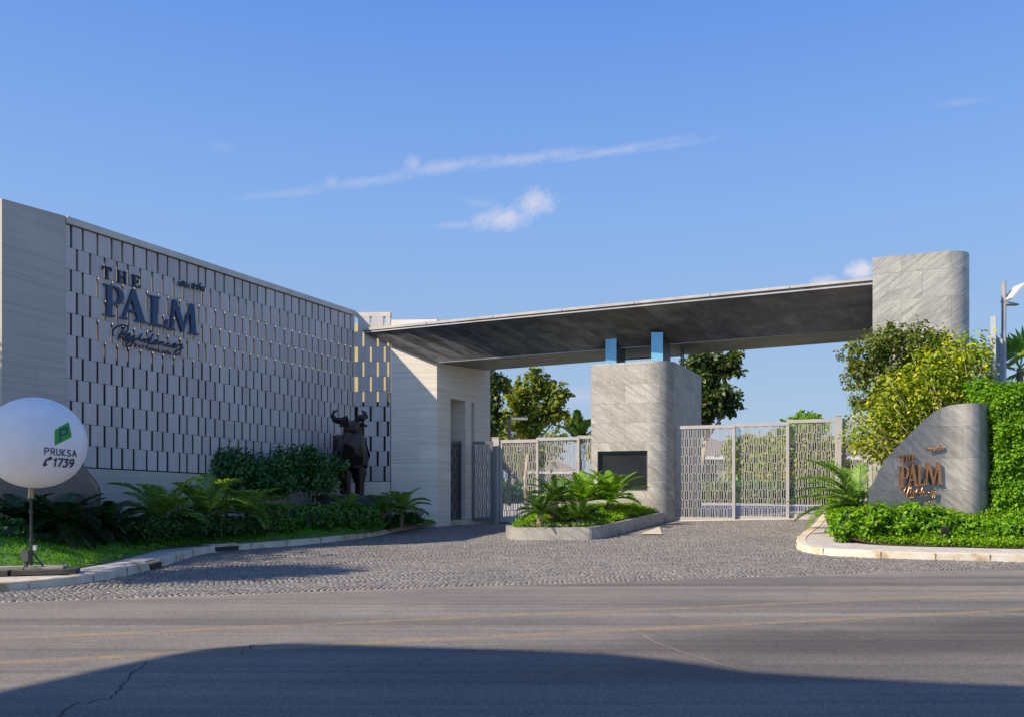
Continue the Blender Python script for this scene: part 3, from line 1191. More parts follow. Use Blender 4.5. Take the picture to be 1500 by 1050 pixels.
def onwall(x, y, off=0.0):
    """a sight line met with the screen wall's face -> (s, z)"""
    rx = (x - 750) / F
    o = (W0.x + WN.x * off, W0.y + WN.y * off)
    # o + s*WD = t*(rx,1)
    det = WD.x * (-1.0) - (-rx) * WD.y
    s = ((-o[0]) * (-1.0) - (-rx) * (-o[1])) / det
    t = o[1] + s * WD.y
    return s, EYE - (y - HZ) / F * t


wall = thing('screen_wall', 'long beige stone entrance wall with staggered perforated panels on the left', 'wall', (*wp(WLEN / 2), 0.3))
END = (-10.88, 18.2)
TK = 0.55


def strip(mb, s0, s1, off0, off1, f0, f1, n=8):
    for i in range(n):
        a, b_ = s0 + (s1 - s0) * i / n, s0 + (s1 - s0) * (i + 1) / n
        mb.hexa([(*wp(a, off1), f0(a)), (*wp(b_, off1), f0(b_)), (*wp(b_, off0), f0(b_)), (*wp(a, off0), f0(a))],
                [(*wp(a, off1), f1(a)), (*wp(b_, off1), f1(b_)), (*wp(b_, off0), f1(b_)), (*wp(a, off0), f1(a))])


# end pier (slightly curved run from the sunlit end to the screen)
pier = [(-10.88, 18.2), (-10.66, 18.98), wp(-0.0)]
mb = MB()
pl = [pier[0], pier[1], wp(0.0), wp(0.0, -TK), (-11.2, 19.2), (-11.45, 18.3)]
ztE = z_on(3, 291, 18.2)
ztf = lambda x, y: ztE + (zt0 + 0.19 - ztE) * min(1, max(0, (y - 18.2) / 1.7))
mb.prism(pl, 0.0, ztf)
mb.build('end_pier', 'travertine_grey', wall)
# plinth below the screen, coping above
mb = MB()
for s0, s1 in ((0.0, WLEN),):
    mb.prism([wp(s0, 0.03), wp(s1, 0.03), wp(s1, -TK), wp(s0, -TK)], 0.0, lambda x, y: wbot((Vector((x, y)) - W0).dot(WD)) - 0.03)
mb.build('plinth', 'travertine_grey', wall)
mb = MB()
strip(mb, 0.0, WLEN, 0.05, -TK, lambda s: wtop(s) + 0.03, lambda s: wtop(s) + 0.19, 1)
mb.build('coping', 'coping', wall)
# screen panels
mb = MB()
fin = MB()
NR = 11
PT = 0.088


def gaps(length, seed):
    r_ = random.Random(seed)
    a = []
    x = 0.10
    while x < length:
        a.append(x)
        x += r_.choice((0.25, 0.30, 0.33, 0.34, 0.39, 0.31))
    return a


evn = gaps(WLEN, 3)
odd = [(a + b_) / 2 for a, b_ in zip(evn, evn[1:])]
for r_ in range(NR):
    g_ = odd if r_ % 2 else evn
    edges = [0.0] + g_ + [WLEN]
    gw = 0.060
    for i in range(len(edges) - 1):
        a = edges[i] + (gw if i > 0 else 0)
        b_ = edges[i + 1]
        if b_ - a < 0.05:
            continue
        f1 = lambda s, k=r_: wtop(s) + (wbot(s) - wtop(s)) * k / NR - 0.004
        f0 = lambda s, k=r_: wtop(s) + (wbot(s) - wtop(s)) * (k + 1) / NR + 0.004
        o = 0.0 + random.uniform(-0.006, 0.006)
        strip(mb, a, b_, o, -0.022, f0, f1, 1)
        strip(fin, a + 0.001, min(a + 0.03, b_), -0.024, -PT, f0, f1, 1)
        strip(fin, max(a + 0.035, b_ - 0.02), b_ - 0.001, -0.024, -PT, f0, f1, 1)  # second fin added to stop sun leaking through the slot
mb.build('perforated_screen', 'screen_board', wall)
fin.build('slot_fins', 'fin_bronze', wall)
mb = MB()
for r_ in range(NR + 1):
    f = lambda s, k=r_: wtop(s) + (wbot(s) - wtop(s)) * k / NR
    strip(mb, 0.0, WLEN, -PT - 0.01, -PT - 0.05, lambda s: f(s) - 0.03, lambda s: f(s) + 0.03, 1)
mb.build('rail', 'steel_dark', wall)
# unseen wall added to keep the sun out of the lower slots
bwall = thing('sun_block_wall', 'unseen dark wall added behind the perforated entrance screen to block the sun', 'wall', (*wp(WLEN / 2, -1.4), 0.3))
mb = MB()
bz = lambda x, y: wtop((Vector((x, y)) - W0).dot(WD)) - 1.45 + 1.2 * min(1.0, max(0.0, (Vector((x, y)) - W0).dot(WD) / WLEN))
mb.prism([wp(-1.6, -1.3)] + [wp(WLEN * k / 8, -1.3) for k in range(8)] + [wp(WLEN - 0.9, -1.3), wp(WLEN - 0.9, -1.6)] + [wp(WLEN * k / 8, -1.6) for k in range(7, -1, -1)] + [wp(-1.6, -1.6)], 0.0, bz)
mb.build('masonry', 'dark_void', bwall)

# ---------------------------------------------------------------- facing wall and return wall of the portal
Pc = (-2.576, 29.28)
FN0 = (W1.x, W1.y)
FD = Vector((Pc[0] - FN0[0], Pc[1] - FN0[1]))
FLEN = FD.length
FD /= FLEN
FNm = Vector((FD.y, -FD.x))


def fp(s, off=0.0):
    return (FN0[0] + FD.x * s + FNm.x * off, FN0[1] + FD.y * s + FNm.y * off)


portal = thing('portal_wall', 'beige stone gate portal with narrow doorway carrying the canopy', 'wall', (Pc[0], Pc[1], 0.4))
ftop = lambda s: zt1 + 0.12 - 0.24 * s / FLEN
FS = FLEN * (570 - 517) / (640 - 517.0)
fb_ = zb1
mb = MB()
frows = []
rfe = random.Random(5)
e_even = [0.0, 0.33, 0.66, 0.98]
e_odd = [0.17, 0.52, 0.86]


def fstrip(mb, s0, s1, o0, o1, z0, z1):
    mb.hexa([(*fp(s0, o0), z0), (*fp(s1, o0), z0), (*fp(s1, o1), z0), (*fp(s0, o1), z0)],
            [(*fp(s0, o0), z1), (*fp(s1, o0), z1), (*fp(s1, o1), z1), (*fp(s0, o1), z1)])


rowz = lambda k: zt1 + (zb1 - zt1) * k / NR
GX = [[0.02, 0.50, 0.98], [0.24, 0.74, 1.10]]
for r_ in range(NR):
    g_ = GX[r_ % 2]
    gw = 0.085
    x = 0.0
    for q in g_ + [FS]:
        if q - x > 0.02:
            fstrip(mb, x, q, 0.0, -0.10, rowz(r_ + 1) + 0.004, rowz(r_) - 0.004)
        x = q + gw
mb.build('perforated_screen', 'screen_board', portal)
mb = MB()
fstrip(mb, 0.0, FS, 0.0, -0.3, rowz(0) + 0.0, ftop(0.4) + 0.06)
mb.build('coping', 'coping', portal)
mb = MB()
fstrip(mb, 0.0, FS, 0.02, -0.3, 0.0, rowz(NR) - 0.02)
mb.build('plinth', 'travertine', portal)
mb = MB()
fstrip(mb, -1.1, FLEN - 0.5, -1.3, -1.45, 0.0, rowz(0) + 0.03)
mb.build('inner_wall', 'warm_inner_wall', portal)
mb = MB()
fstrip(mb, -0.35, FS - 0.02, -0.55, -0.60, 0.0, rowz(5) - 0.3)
mb.build('slot_shade_sheet', 'dark_void', portal)  # dark sheet added to stand in for shade behind the lower slots
# solid pier: facing part and return face with doorway
PDir = Vector((0.44, 0.9)).normalized()
PNm = Vector((PDir.y, -PDir.x))
rp = lambda s, off=0.0: (Pc[0] + PDir.x * s + PNm.x * off, Pc[1] + PDir.y * s + PNm.y * off)


def s_at(x):
    k = (x - 750) / F
    return (k * Pc[1] - Pc[0]) / (PDir.x - k * PDir.y)


s_d0, s_d1, s_d2, s_d3, s_end = s_at(660), s_at(682), s_at(690.5), s_at(695), s_at(718)
zt = ftop(FLEN)
zlint = z_on(660, 583, Pc[1] + PDir.y * s_d0)
mb = MB()
# front body from the joint to the doorway
body = [fp(FS + 0.03, 0.0), Pc, rp(s_d0), rp(s_d0, -0.9), fp(FS + 0.03, -0.9)]
mb.prism(body, 0.0, zt)
# lintel over doorway and slot, jamb between, end wall
mb.prism([rp(s_d0 + .002), rp(s_d3), rp(s_d3, -0.9), rp(s_d0 + .002, -0.9)], zlint, zt)
mb.prism([rp(s_d1), rp(s_d2), rp(s_d2, -0.9), rp(s_d1, -0.9)], 0.0, zlint, caps=(False, False))
mb.prism([rp(s_d3), rp(s_end), rp(s_end, -0.9), rp(s_d3, -0.9)], 0.0, zt)
mb.build('masonry', 'travertine', portal)
mb = MB()
mb.prism([rp(s_d0 - .3, -0.95), rp(s_d3 + .3, -0.95), rp(s_d3 + .3, -1.1), rp(s_d0 - .3, -1.1)], 0.0, zlint + 0.2)
mb.build('niche_back', 'travertine', portal)

# ---------------------------------------------------------------- sign letters
GLY = {
    'T': (.8, [[(0, .72), (.03, 1), (.77, 1), (.8, .72), (.74, .72), (.68, .92), (.47, .92), (.47, .06), (.58, .04), (.58, 0), (.22, 0), (.22, .04), (.33, .06), (.33, .92), (.12, .92), (.06, .72)]]),
    'H': (.84, [[(0, 0), (.34, 0), (.34, .04), (.24, .06), (.24, .47), (.60, .47), (.60, .06), (.50, .04), (.5, 0), (.84, 0), (.84, .04), (.74, .06), (.74, .94), (.84, .96), (.84, 1), (.5, 1), (.5, .96), (.6, .94), (.6, .54), (.24, .54), (.24, .94), (.34, .96), (.34, 1), (0, 1), (0, .96), (.1, .94), (.1, .06), (0, .04)]]),
    'E': (.70, [[(0, 0), (.66, 0), (.70, .26), (.65, .26), (.57, .08), (.26, .08), (.26, .47), (.44, .47), (.47, .38), (.51, .38), (.51, .64), (.47, .64), (.44, .55), (.26, .55), (.26, .92), (.53, .92), (.6, .76), (.65, .76), (.62, 1), (0, 1), (0, .96), (.11, .94), (.11, .06), (0, .04)]]),
    'L': (.72, [[(0, 0), (.66, 0), (.72, .3), (.66, .3), (.56, .08), (.31, .08), (.31, .94), (.42, .96), (.42, 1), (0, 1), (0, .96), (.11, .94), (.11, .06), (0, .04)]]),
    'A': (.96, [[(0, 0), (.28, 0), (.28, .04), (.19, .06), (.26, .27), (.55, .27), (.62, .06), (.53, .04), (.53, 0), (.96, 0), (.96, .04), (.88, .06), (.52, 1.03), (.44, 1.03), (.10, .06), (0, .04)], [(.285, .345), (.395, .69), (.515, .345)]]),
    'M': (1.26, [[(0, 0), (.30, 0), (.30, .04), (.19, .06), (.26, .70), (.55, 0), (.63, 0), (.90, .70), (.95, .06), (.86, .04), (.86, 0), (1.26, 0), (1.26, .04), (1.15, .06), (1.07, 1), (.94, 1), (.64, .27), (.35, 1), (.22, 1), (.1, .06), (0, .04)]]),
}
bowl = [(.42 + .34 * math.cos(R(a)), .70 + .30 * math.sin(R(a))) for a in range(-90, 91, 15)]
hole = [(.40 + .17 * math.cos(R(a)), .70 + .235 * math.sin(R(a))) for a in range(-90, 91, 15)]
GLY['P'] = (.76, [[(0, 0), (.42, 0), (.42, .04), (.31, .06), (.31, .4)] + bowl + [(0, 1), (0, .96), (.12, .94), (.12, .06), (0, .04)], [(.31, .465)] + hole + [(.31, .935)]])


def fill_mesh(loops, depth):
    """closed 2D outlines (with holes) -> extruded mesh in the XY plane"""
    cu = bpy.data.curves.new('outline', 'CURVE')
    cu.dimensions = '2D'
    cu.fill_mode = 'BOTH'
    cu.extrude = depth / 2
    for lp in loops:
        sp = cu.splines.new('POLY')
        sp.points.add(len(lp) - 1)
        for p, q in zip(sp.points, lp):
            p.co = (q[0], q[1], 0, 1)
        sp.use_cyclic_u = True
    ob = bpy.data.objects.new('outline', cu)
    COL.objects.link(ob)
    dg = bpy.context.evaluated_depsgraph_get()
    me = bpy.data.meshes.new_from_object(ob.evaluated_get(dg))
    bpy.data.objects.remove(ob)
    bpy.data.curves.remove(cu)
    me.materials.clear()
    return me


def face_letter(ch, place, depth, m, parent, box):
    """box = (a0, a1, b0, h): glyph stretched into a wall rectangle; place(a, b, off) -> world point"""
    w, loops = GLY[ch]
    me = fill_mesh(loops, 1.0)
    o0 = worldloc(parent)
    a0, a1, b0, h = box
    for v in me.vertices:
        p = place(a0 + (a1 - a0) * v.co.x / w, b0 + h * v.co.y, (v.co.z + 0.5) * depth)
        v.co = Vector(p) - o0
    return link('letter', me, m, parent)


def stroke_mesh(name, strokes, place, r, m, parent, n=6):
    mb = MB()
    for st in strokes:
        pts = [Vector(place(*p)) for p in st]
        if len(pts) < 2:
            continue
        mb.tube(pts, r, n)
    return mb.build(name, m, parent, smooth=True)


def smooth_line(pts, k=2):
    return densify(pts, smooth=k)


SCRIPT = [
    [(150, 375), (125, 330), (150, 265), (215, 210), (300, 193), (375, 205), (398, 240), (385, 290), (330, 340), (240, 370)],
    [(330, 225), (290, 300), (240, 380), (225, 450)], [(240, 365), (300, 420), (350, 460), (400, 440)],
    [(340, 400), (390, 390), (430, 360), (415, 335), (375, 350), (350, 395), (370, 430), (420, 425), (470, 390)],
    [(470, 390), (510, 360), (490, 400), (480, 470), (450, 540), (390, 565), (360, 540), (380, 490), (450, 455), (530, 440), (560, 420)],
    [(560, 430), (640, 325), (600, 390), (580, 450), (620, 460), (680, 430)], [(755, 312), (790, 298)],
    [(750, 420), (690, 440), (665, 475), (710, 485), (760, 440), (840, 310), (770, 440), (740, 510), (790, 505), (830, 485)],
    [(810, 495), (870, 480), (900, 455), (880, 440), (840, 465), (825, 505), (860, 520), (910, 500)],
    [(910, 500), (945, 470), (925, 525), (960, 480), (990, 475), (985, 530), (1020, 530)],
    [(1090, 505), (1050, 500), (1030, 535), (1060, 555), (1110, 540)],
    [(1120, 550), (1190, 535), (1210, 510), (1180, 500), (1145, 530), (1150, 570), (1200, 565), (1250, 530)],
    [(1250, 530), (1320, 515), (1290, 550), (1280, 620), (1260, 680), (1210, 700), (1170, 680), (1190, 640), (1260, 600), (1330, 570)]]
CAPS = {'P': [[(0, 0), (0, 1), (.5, 1), (.62, .85), (.62, .65), (.5, .5), (0, .5)]], 'A': [[(0, 0), (.35, 1), (.7, 0)], [(.13, .35), (.57, .35)]],
        'T': [[(0, 1), (.66, 1)], [(.33, 1), (.33, 0)]], 'N': [[(0, 0), (0, 1), (.62, 0), (.62, 1)]], 'K': [[(0, 0), (0, 1)], [(.6, 1), (0, .42), (.6, 0)]],
        'R': [[(0, 0), (0, 1), (.5, 1), (.62, .85), (.62, .65), (.5, .5), (0, .5)], [(.3, .5), (.64, 0)]],
        'U': [[(0, 1), (0, .25), (.12, .05), (.32, 0), (.5, .05), (.62, .25), (.62, 1)]],
        'S': [[(.6, .85), (.45, .98), (.2, .99), (.04, .85), (.06, .65), (.3, .52), (.55, .40), (.6, .18), (.45, .02), (.18, .01), (.0, .14)]],
        '1': [[(.10, .8), (.34, 1), (.34, 0)]], '7': [[(0, .98), (.6, .98), (.22, 0)]],
        '3': [[(.05, .95), (.55, .97), (.3, .6), (.56, .48), (.58, .2), (.4, .02), (.15, .01), (.0, .1)]],
        '9': [[(.56, .62), (.4, .46), (.15, .48), (.03, .68), (.1, .9), (.32, 1), (.53, .9), (.58, .65), (.5, .3), (.25, 0)]]}


def word_strokes(w, gap=0.3):
    out, x = [], 0.0
    for ch in w:
        for st in CAPS[ch]:
            out.append([(x + p[0], p[1]) for p in st])
        x += {'1': .45}.get(ch, .66) + gap
    return out, x - gap


# Thai word strokes in a unit-high box (small raised letters)
THAI = [[(.1, 0), (.2, .08), (.05, .15), (.05, 1)],
        [(.5, 0), (.5, .6), (.65, .95), (1.0, .95), (1.1, .6), (1.1, 0)], [(.5, .3), (.75, .45)],
        [(1.5, .7), (1.6, .95), (2.0, .95), (2.1, .7), (2.1, 0), (1.5, 0), (1.5, .4), (1.75, .4)],
        [(2.4, .55), (2.6, .5), (2.75, .75)], [(2.4, .05), (2.6, 0), (2.75, .25)],
        [(3.5, 1), (3.5, 0), (4.05, 0), (4.05, 1.35)], [(4.4, .85), (4.65, 1), (4.8, .8), (4.8, 0)],
        [(5.1, .8), (5.3, 1), (5.6, .9), (5.7, .5), (5.7, 0)], [(5.1, 0), (5.1, .45), (5.45, .55)],
        [(5.5, 1.35), (5.8, 1.45), (5.95, 1.65)], [(6.1, 1), (6.1, .1), (6.35, 0), (6.4, .25), (6.65, 0), (6.65, 1)]]

sp0 = Vector((*wp(onwall(215, 470)[0], 0.0), 4.5))
sign = thing('wall_sign', 'large raised dark blue letters on the perforated left wall', 'sign', sp0)
wplace = lambda s, z, off: (*wp(s, 0.03 + off), z)


def left_letter(ch, xl, xr, ybl, ytl, m, d=0.06):
    sL, zL = onwall(xl, ybl)
    sR, _ = onwall(xr, ybl)
    _, zT = onwall(xl, ytl)
    face_letter(ch, wplace, d, m, sign, (sL, sR, zL, zT - zL))


for ch, xl, xr, yb, yt in (('T', 147.5, 161, 408, 390), ('H', 169, 183.5, 414, 396), ('E', 190.5, 203.5, 420, 402.5)):
    left_letter(ch, xl, xr, yb, yt, 'letter_dark')
for ch, xl, xr, yb, yt in (('P', 149, 178.5, 462, 416), ('A', 173, 212.5, 466.5, 421), ('L', 215.5, 243.5, 476, 432.5), ('M', 243, 288, 482.5, 437)):
    left_letter(ch, xl, xr, yb, yt, 'letter_blue')


def trace(pts, ox, oy, sc_, off=0.06):
    out = []
    for x, y in pts:
        s, z = onwall(ox + x / sc_, oy + y / sc_)
        out.append((s, z, off))
    return out


stroke_mesh('script_word', [trace(smooth_line(st), 150, 460, 11.54) for st in SCRIPT], wplace, 0.022, 'letter_dark', sign)
ws, ww = word_strokes('PATTANAKARN', 0.34)
stl = []
for st in ws:
    q = []
    for a, b_ in st:
        x = 525 + (1118 - 525) * a / ww
        y = 556 + (693 - 556) * a / ww - 50 * b_
        q.append((x, y))
    stl.append(trace(q, 150, 460, 11.54, 0.04))
stroke_mesh('small_word', stl, wplace, 0.013, 'letter_dark', sign)
stl = []
for st in THAI:
    stl.append(trace([(225 + 940 * a / 6.7, 470 + 215 * a / 6.7 - 165 * b_) for a, b_ in smooth_line(st, 1)], 250, 400, 25.0, 0.04))
stroke_mesh('thai_word', stl, wplace, 0.02, 'letter_dark', sign)

# ---------------------------------------------------------------- canopy
canopy = thing('entrance_canopy', 'huge dark slate canopy spanning the entrance from portal to pier', 'canopy', (3.0, 27.5, 6.4))
Lft, Lfb = at(533, 482, 29.22), at(533, 488, 29.22)
Lcr, Lbb = at(641.5, 531, 29.1), at(704, 543, 32.6)
Rft, Rfb = at(1279, 407.6, 24.85), at(1279, 417, 24.85)
Rcr, Rbb = at(1292, 480, 27.8), at(1294, 496.5, 30.0)
Lbt = Vector((Lbb.x, Lbb.y, Lft.z - 0.02))
Rbt = Vector((Rbb.x, Rbb.y, Rft.z - 0.02))
mb = MB()
NS = 24
lerp = lambda a, b_, t: a.lerp(b_, t)
LS = [Lft, Lfb, Lcr, Lbb, Lbt]
RS = [Rft, Rfb, Rcr, Rbb, Rbt]
ln = (Rfb - Lfb).length
for i in range(5):
    j = (i + 1) % 5
    wd = (LS[j] - LS[i]).length
    for k in range(NS):
        t0, t1 = k / NS, (k + 1) / NS
        q = [lerp(LS[i], RS[i], t0), lerp(LS[i], RS[i], t1), lerp(LS[j], RS[j], t1), lerp(LS[j], RS[j], t0)]
        wr = (RS[j] - RS[i]).length
        uv = [(t0 * ln, 0.2), (t1 * ln, 0.2), (t1 * ln, wd + 0.2), (t0 * ln, wd + 0.2)]
        mb.face(q[::-1], uv[::-1])
mb.face(LS)
mb.face(RS[::-1])
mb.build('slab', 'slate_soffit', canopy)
mb = MB()
mb.bar(lerp(Lcr, Rcr, .002), lerp(Lcr, Rcr, .998), .022, .02)
mb.build('crease_trim', 'steel_grey', canopy)
fd = (Rft - Lft).normalized()
fnn = Vector((fd.y, -fd.x, 0)).normalized()
mb = MB()


def edge_strip(mb, a0, a1, h0, h1, d0, d1):
    lo0, lo1 = a0 + Vector((0, 0, h0)), a1 + Vector((0, 0, h0))
    hi0, hi1 = a0 + Vector((0, 0, h1)), a1 + Vector((0, 0, h1))
    mb.hexa([lo0 + fnn * d1, lo1 + fnn * d1, lo1 + fnn * d0, lo0 + fnn * d0], [hi0 + fnn * d1, hi1 + fnn * d1, hi1 + fnn * d0, hi0 + fnn * d0])


segs = 7
for k in range(segs):
    a0, a1 = lerp(Lft, Rft, k / segs + (0.0006 if k else 0)), lerp(Lft, Rft, (k + 1) / segs - 0.0006)
    edge_strip(mb, a0, a1, -0.07, 0.012, 0.003, 0.05)
mb.build('fascia', 'fascia_stone', canopy)
mb = MB()
edge_strip(mb, Lfb + Vector((0, 0, 0.0)), Rfb, 0.0, 0.035, 0.003, 0.045)
mb.build('drip_edge', 'fascia_stone', canopy)

# ---------------------------------------------------------------- guardhouse
gd = Vector((0.908, -0.418))
pn = Vector((0.418, 0.908))
g0 = Vector((2.6, 28.04))
sd_dir = Vector((0.427, 0.904))


def arc_corner(F1, r, din, dout, n=10):
    """rounded corner from heading din to heading dout (turning left/backwards)"""
    C = F1 + Vector((-din.y, din.x)) * r
    a0 = math.atan2(-Vector((-din.y, din.x)).y, -Vector((-din.y, din.x)).x)
    n1 = Vector((dout.y, -dout.x))
    a1 = math.atan2(n1.y, n1.x)
    while a1 < a0:
        a1 += 2 * math.pi
    return [(C.x + r * math.cos(a0 + (a1 - a0) * k / n), C.y + r * math.sin(a0 + (a1 - a0) * k / n)) for k in range(n + 1)]


F1 = g0 + gd * 1.935
arc = arc_corner(F1, 0.70, gd, sd_dir, 30)
gback = Vector(arc[-1]) + sd_dir * 3.7
gl_back = g0 + sd_dir * 4.6
foot = [tuple(g0)] + arc + [tuple(gback), tuple(gl_back)]
gz_top = 5.66
zs0 = z_on(910, 718, 27.6)
zs1 = z_on(910, 660, 27.6)
guard = thing('guardhouse', 'grey stone guardhouse block with rounded corner and dark window under the canopy', 'guardhouse', (3.9, 28.6, 0.45))
w0s, w1s = 0.22, 1.90
wq = lambda s, d=0.0: (g0.x + gd.x * s + pn.x * d, g0.y + gd.y * s + pn.y * d)
notch = [tuple(g0), wq(w0s), wq(w0s, 0.3), wq(w1s, 0.3), wq(w1s)] + arc + [tuple(gback), tuple(gl_back)]
mb = MB()
mb.prism(foot, 0.2, zs0)
mb.prism(notch, zs0, zs1, caps=(False, False))
mb.prism(foot, zs1, gz_top)
mb.build('wall', 'slate_light', guard)
win = MB()
win.box((*wq((w0s + w1s) / 2, 0.17), (zs0 + zs1) / 2), (w1s - w0s - 0.14, 0.02, zs1 - zs0 - 0.14), (*gd, 0), (*pn, 0))
fr = MB()
for s in (w0s + 0.035, w1s - 0.035):
    fr.box((*wq(s, 0.16), (zs0 + zs1) / 2), (0.066, 0.07, zs1 - zs0 - 0.004), (*gd, 0), (*pn, 0))
for z in (zs0 + 0.035, zs1 - 0.035):
    fr.box((*wq((w0s + w1s) / 2, 0.16), z), (w1s - w0s - 0.14, 0.066, 0.066), (*gd, 0), (*pn, 0))
wf = fr.build('window', 'steel_dark', guard)
win.build('pane', 'tinted_glass', wf)
# blue-filmed steel struts carrying the canopy on the guardhouse roof
for xl, xr, Yp in ((887, 903, 28.25), (954, 971, 27.75)):
    a, b_ = at(xl, 531, Yp), at(xr, 528, Yp - 0.05)
    zt_ = z_on(xl, 497 if xl < 900 else 490, Yp) + 0.06
    st = MB()
    d2 = Vector((b_.x - a.x, b_.y - a.y, 0))
    nn = Vector((sd_dir.x, sd_dir.y, 0)) * 0.95
    lo = [Vector((a.x, a.y, gz_top)), Vector((b_.x, b_.y, gz_top)), Vector((b_.x, b_.y, gz_top)) + nn, Vector((a.x, a.y, gz_top)) + nn]
    hi = [Vector((p.x, p.y, zt_ - 0.1 * (1 if i > 1 else 0))) for i, p in enumerate(lo)]
    st.hexa(lo, hi)
    so_ = st.build('strut', 'steel_dark', canopy)  # dark body colour carries the shade on the strut's side
    st = MB()
    fdr = (lo[1] - lo[0]).normalized()
    fnr = Vector((fdr.y, -fdr.x, 0))
    st.hexa([lo[0] + fnr * .03, lo[1] + fnr * .03, lo[1] + fnr * .003, lo[0] + fnr * .003], [hi[0] + fnr * .03, hi[1] + fnr * .03, hi[1] + fnr * .003, hi[0] + fnr * .003])
    st.build('film_panel', 'blue_film', so_)
# slim service posts and rail on the guardhouse roof
mb = MB()
for x, Y0 in ((998, 29.5), (1001, 30.0)):
    p = at(x, 540, Y0)
    mb.box((p.x, p.y, gz_top + 0.42), (0.05, 0.05, 0.84))
mb.bar(at(906, 527, 29.3), at(1000, 521, 29.3), 0.05, 0.05)
mb.build('roof_rail', 'mesh_metal', guard)

# ---------------------------------------------------------------- right pier
pg = Vector((0.925, -0.38)).normalized()
p0 = Vector((10.48, 24.8))
F1 = p0 + pg * 1.86
parc = arc_corner(F1, 0.70, pg, Vector((0.44, 0.9)).normalized(), 32)
pb = Vector(parc[-1]) + Vector((0.44, 0.9)).normalized() * 5.5
pl0 = p0 + Vector((0.44, 0.9)).normalized() * 6.3
pier_o = thing('stone_pier', 'tall grey veined stone pier with rounded edge at the right end of the canopy', 'pier', (11.5, 25.5, 0.7))
mb = MB()
mb.prism([tuple(p0)] + parc + [tuple(pb), tuple(pl0)], 0.3, z_on(1278, 378, 24.8))
mb.build('masonry', 'slate_pier', pier_o)

# ---------------------------------------------------------------- planter island
pf = line_hits([(741, 786), (745, 789.5), (756, 790.5), (800, 790.8), (858, 790.8), (872, 790), (884, 787.5), (973, 765)])
planter_line = pf[:2] + pf[2:]
pb1 = (g0.x + gd.x * 2.3 + 0.15, g0.y + gd.y * 2.3 - 0.1)
back = [wq(2.2, -0.0), wq(0.0, -0.0), (1.7, 27.6)]
outer = densify(pf, smooth=2)
full = outer + back
planter = thing('planter', 'low curved grey stone planter island in front of the guardhouse', 'planter', (1.2, 24.0, 0.3))
inner = offset_line(outer, 0.16)
cap_h = lambda x, y: G(x, y) + 0.34
mb = MB()
n = len(outer)
u = 0
for i in range(n - 1):
    a, b_, c, d = outer[i], outer[i + 1], inner[i + 1], inner[i]
    l_ = math.hypot(b_[0] - a[0], b_[1] - a[1])
    za, zb, zc, zd = cap_h(*a), cap_h(*b_), cap_h(*b_), cap_h(*a)
    mb.face([(*a, G(*a) - .05), (*b_, G(*b_) - .05), (*b_, zb), (*a, za)], [(u, 0), (u + l_, 0), (u + l_, .4), (u, .4)])
    mb.face([(*a, za), (*b_, zb), (*c, zc), (*d, zd)], [(u, .4), (u + l_, .4), (u + l_, .6), (u, .6)])
    mb.face([(*d, zd), (*c, zc), (*c, zc - .2), (*d, zd - .2)])
    u += l_
mb.build('wall', 'slate_kerb', planter)
soil_poly = inner + back


IL = np.array(inner)


def zP(x, y):
    d = float(np.min(np.hypot(IL[:, 0] - x, IL[:, 1] - y)))
    return G(x, y) + 0.30 + 0.24 * min(1.0, max(0.0, (y - 22.6) / 3.2)) * min(1.0, d / 0.7)


sheet('soil', soil_poly, 0.0, 'soil', 0.6, parent=planter, zf=zP)


# ---------------------------------------------------------------- gates
def lattice(mb, O, du, width, z0, z1, bar_w=0.021, pitch=0.135, dep=0.03, unit_h=0.28, half=0.029, rail=0.06):
    """stretched hexagon lattice: full-height bars with chains of slim hexagons between"""
    O = Vector(O)
    du = Vector((du[0], du[1], 0)).normalized()
    dn = Vector((du.y, -du.x, 0))
    n = max(2, int(round(width / pitch)))
    pt = width / n
    q = lambda s, z: O + du * s + Vector((0, 0, z))
    th = bar_w
    for i in range(n + 1):
        mb.box(q(i * pt, (z0 + z1) / 2), (th, dep, z1 - z0 - 0.004), du, dn)
    for i in range(n):
        c = (i + .5) * pt
        z = z0 + (0 if i % 2 else -unit_h)
        while z < z1:
            a, b_ = max(z, z0 + .002), min(z + unit_h, z1 - .002)
            if b_ - a > .05:
                for sg in (-1, 1):
                    mb.box(q(c + sg * half, (a + b_) / 2), (th * 0.7, dep * .8, b_ - a - 0.07), du, dn)
                    for zz, dz in ((b_ - 0.035, 1), (a + 0.035, -1)):
                        mb.bar(q(c + sg * half, zz), q(c + sg * 0.006, zz + dz * 0.045), th * 0.7, dep * .7, dn)
            a2, b2 = max(z + unit_h, z0 + .002), min(z + 2 * unit_h, z1 - .002)
            if b2 - a2 > .03:
                mb.box(q(c, (a2 + b2) / 2), (th * 0.8, dep * .75, b2 - a2 - .02), du, dn)
            z += 2 * unit_h


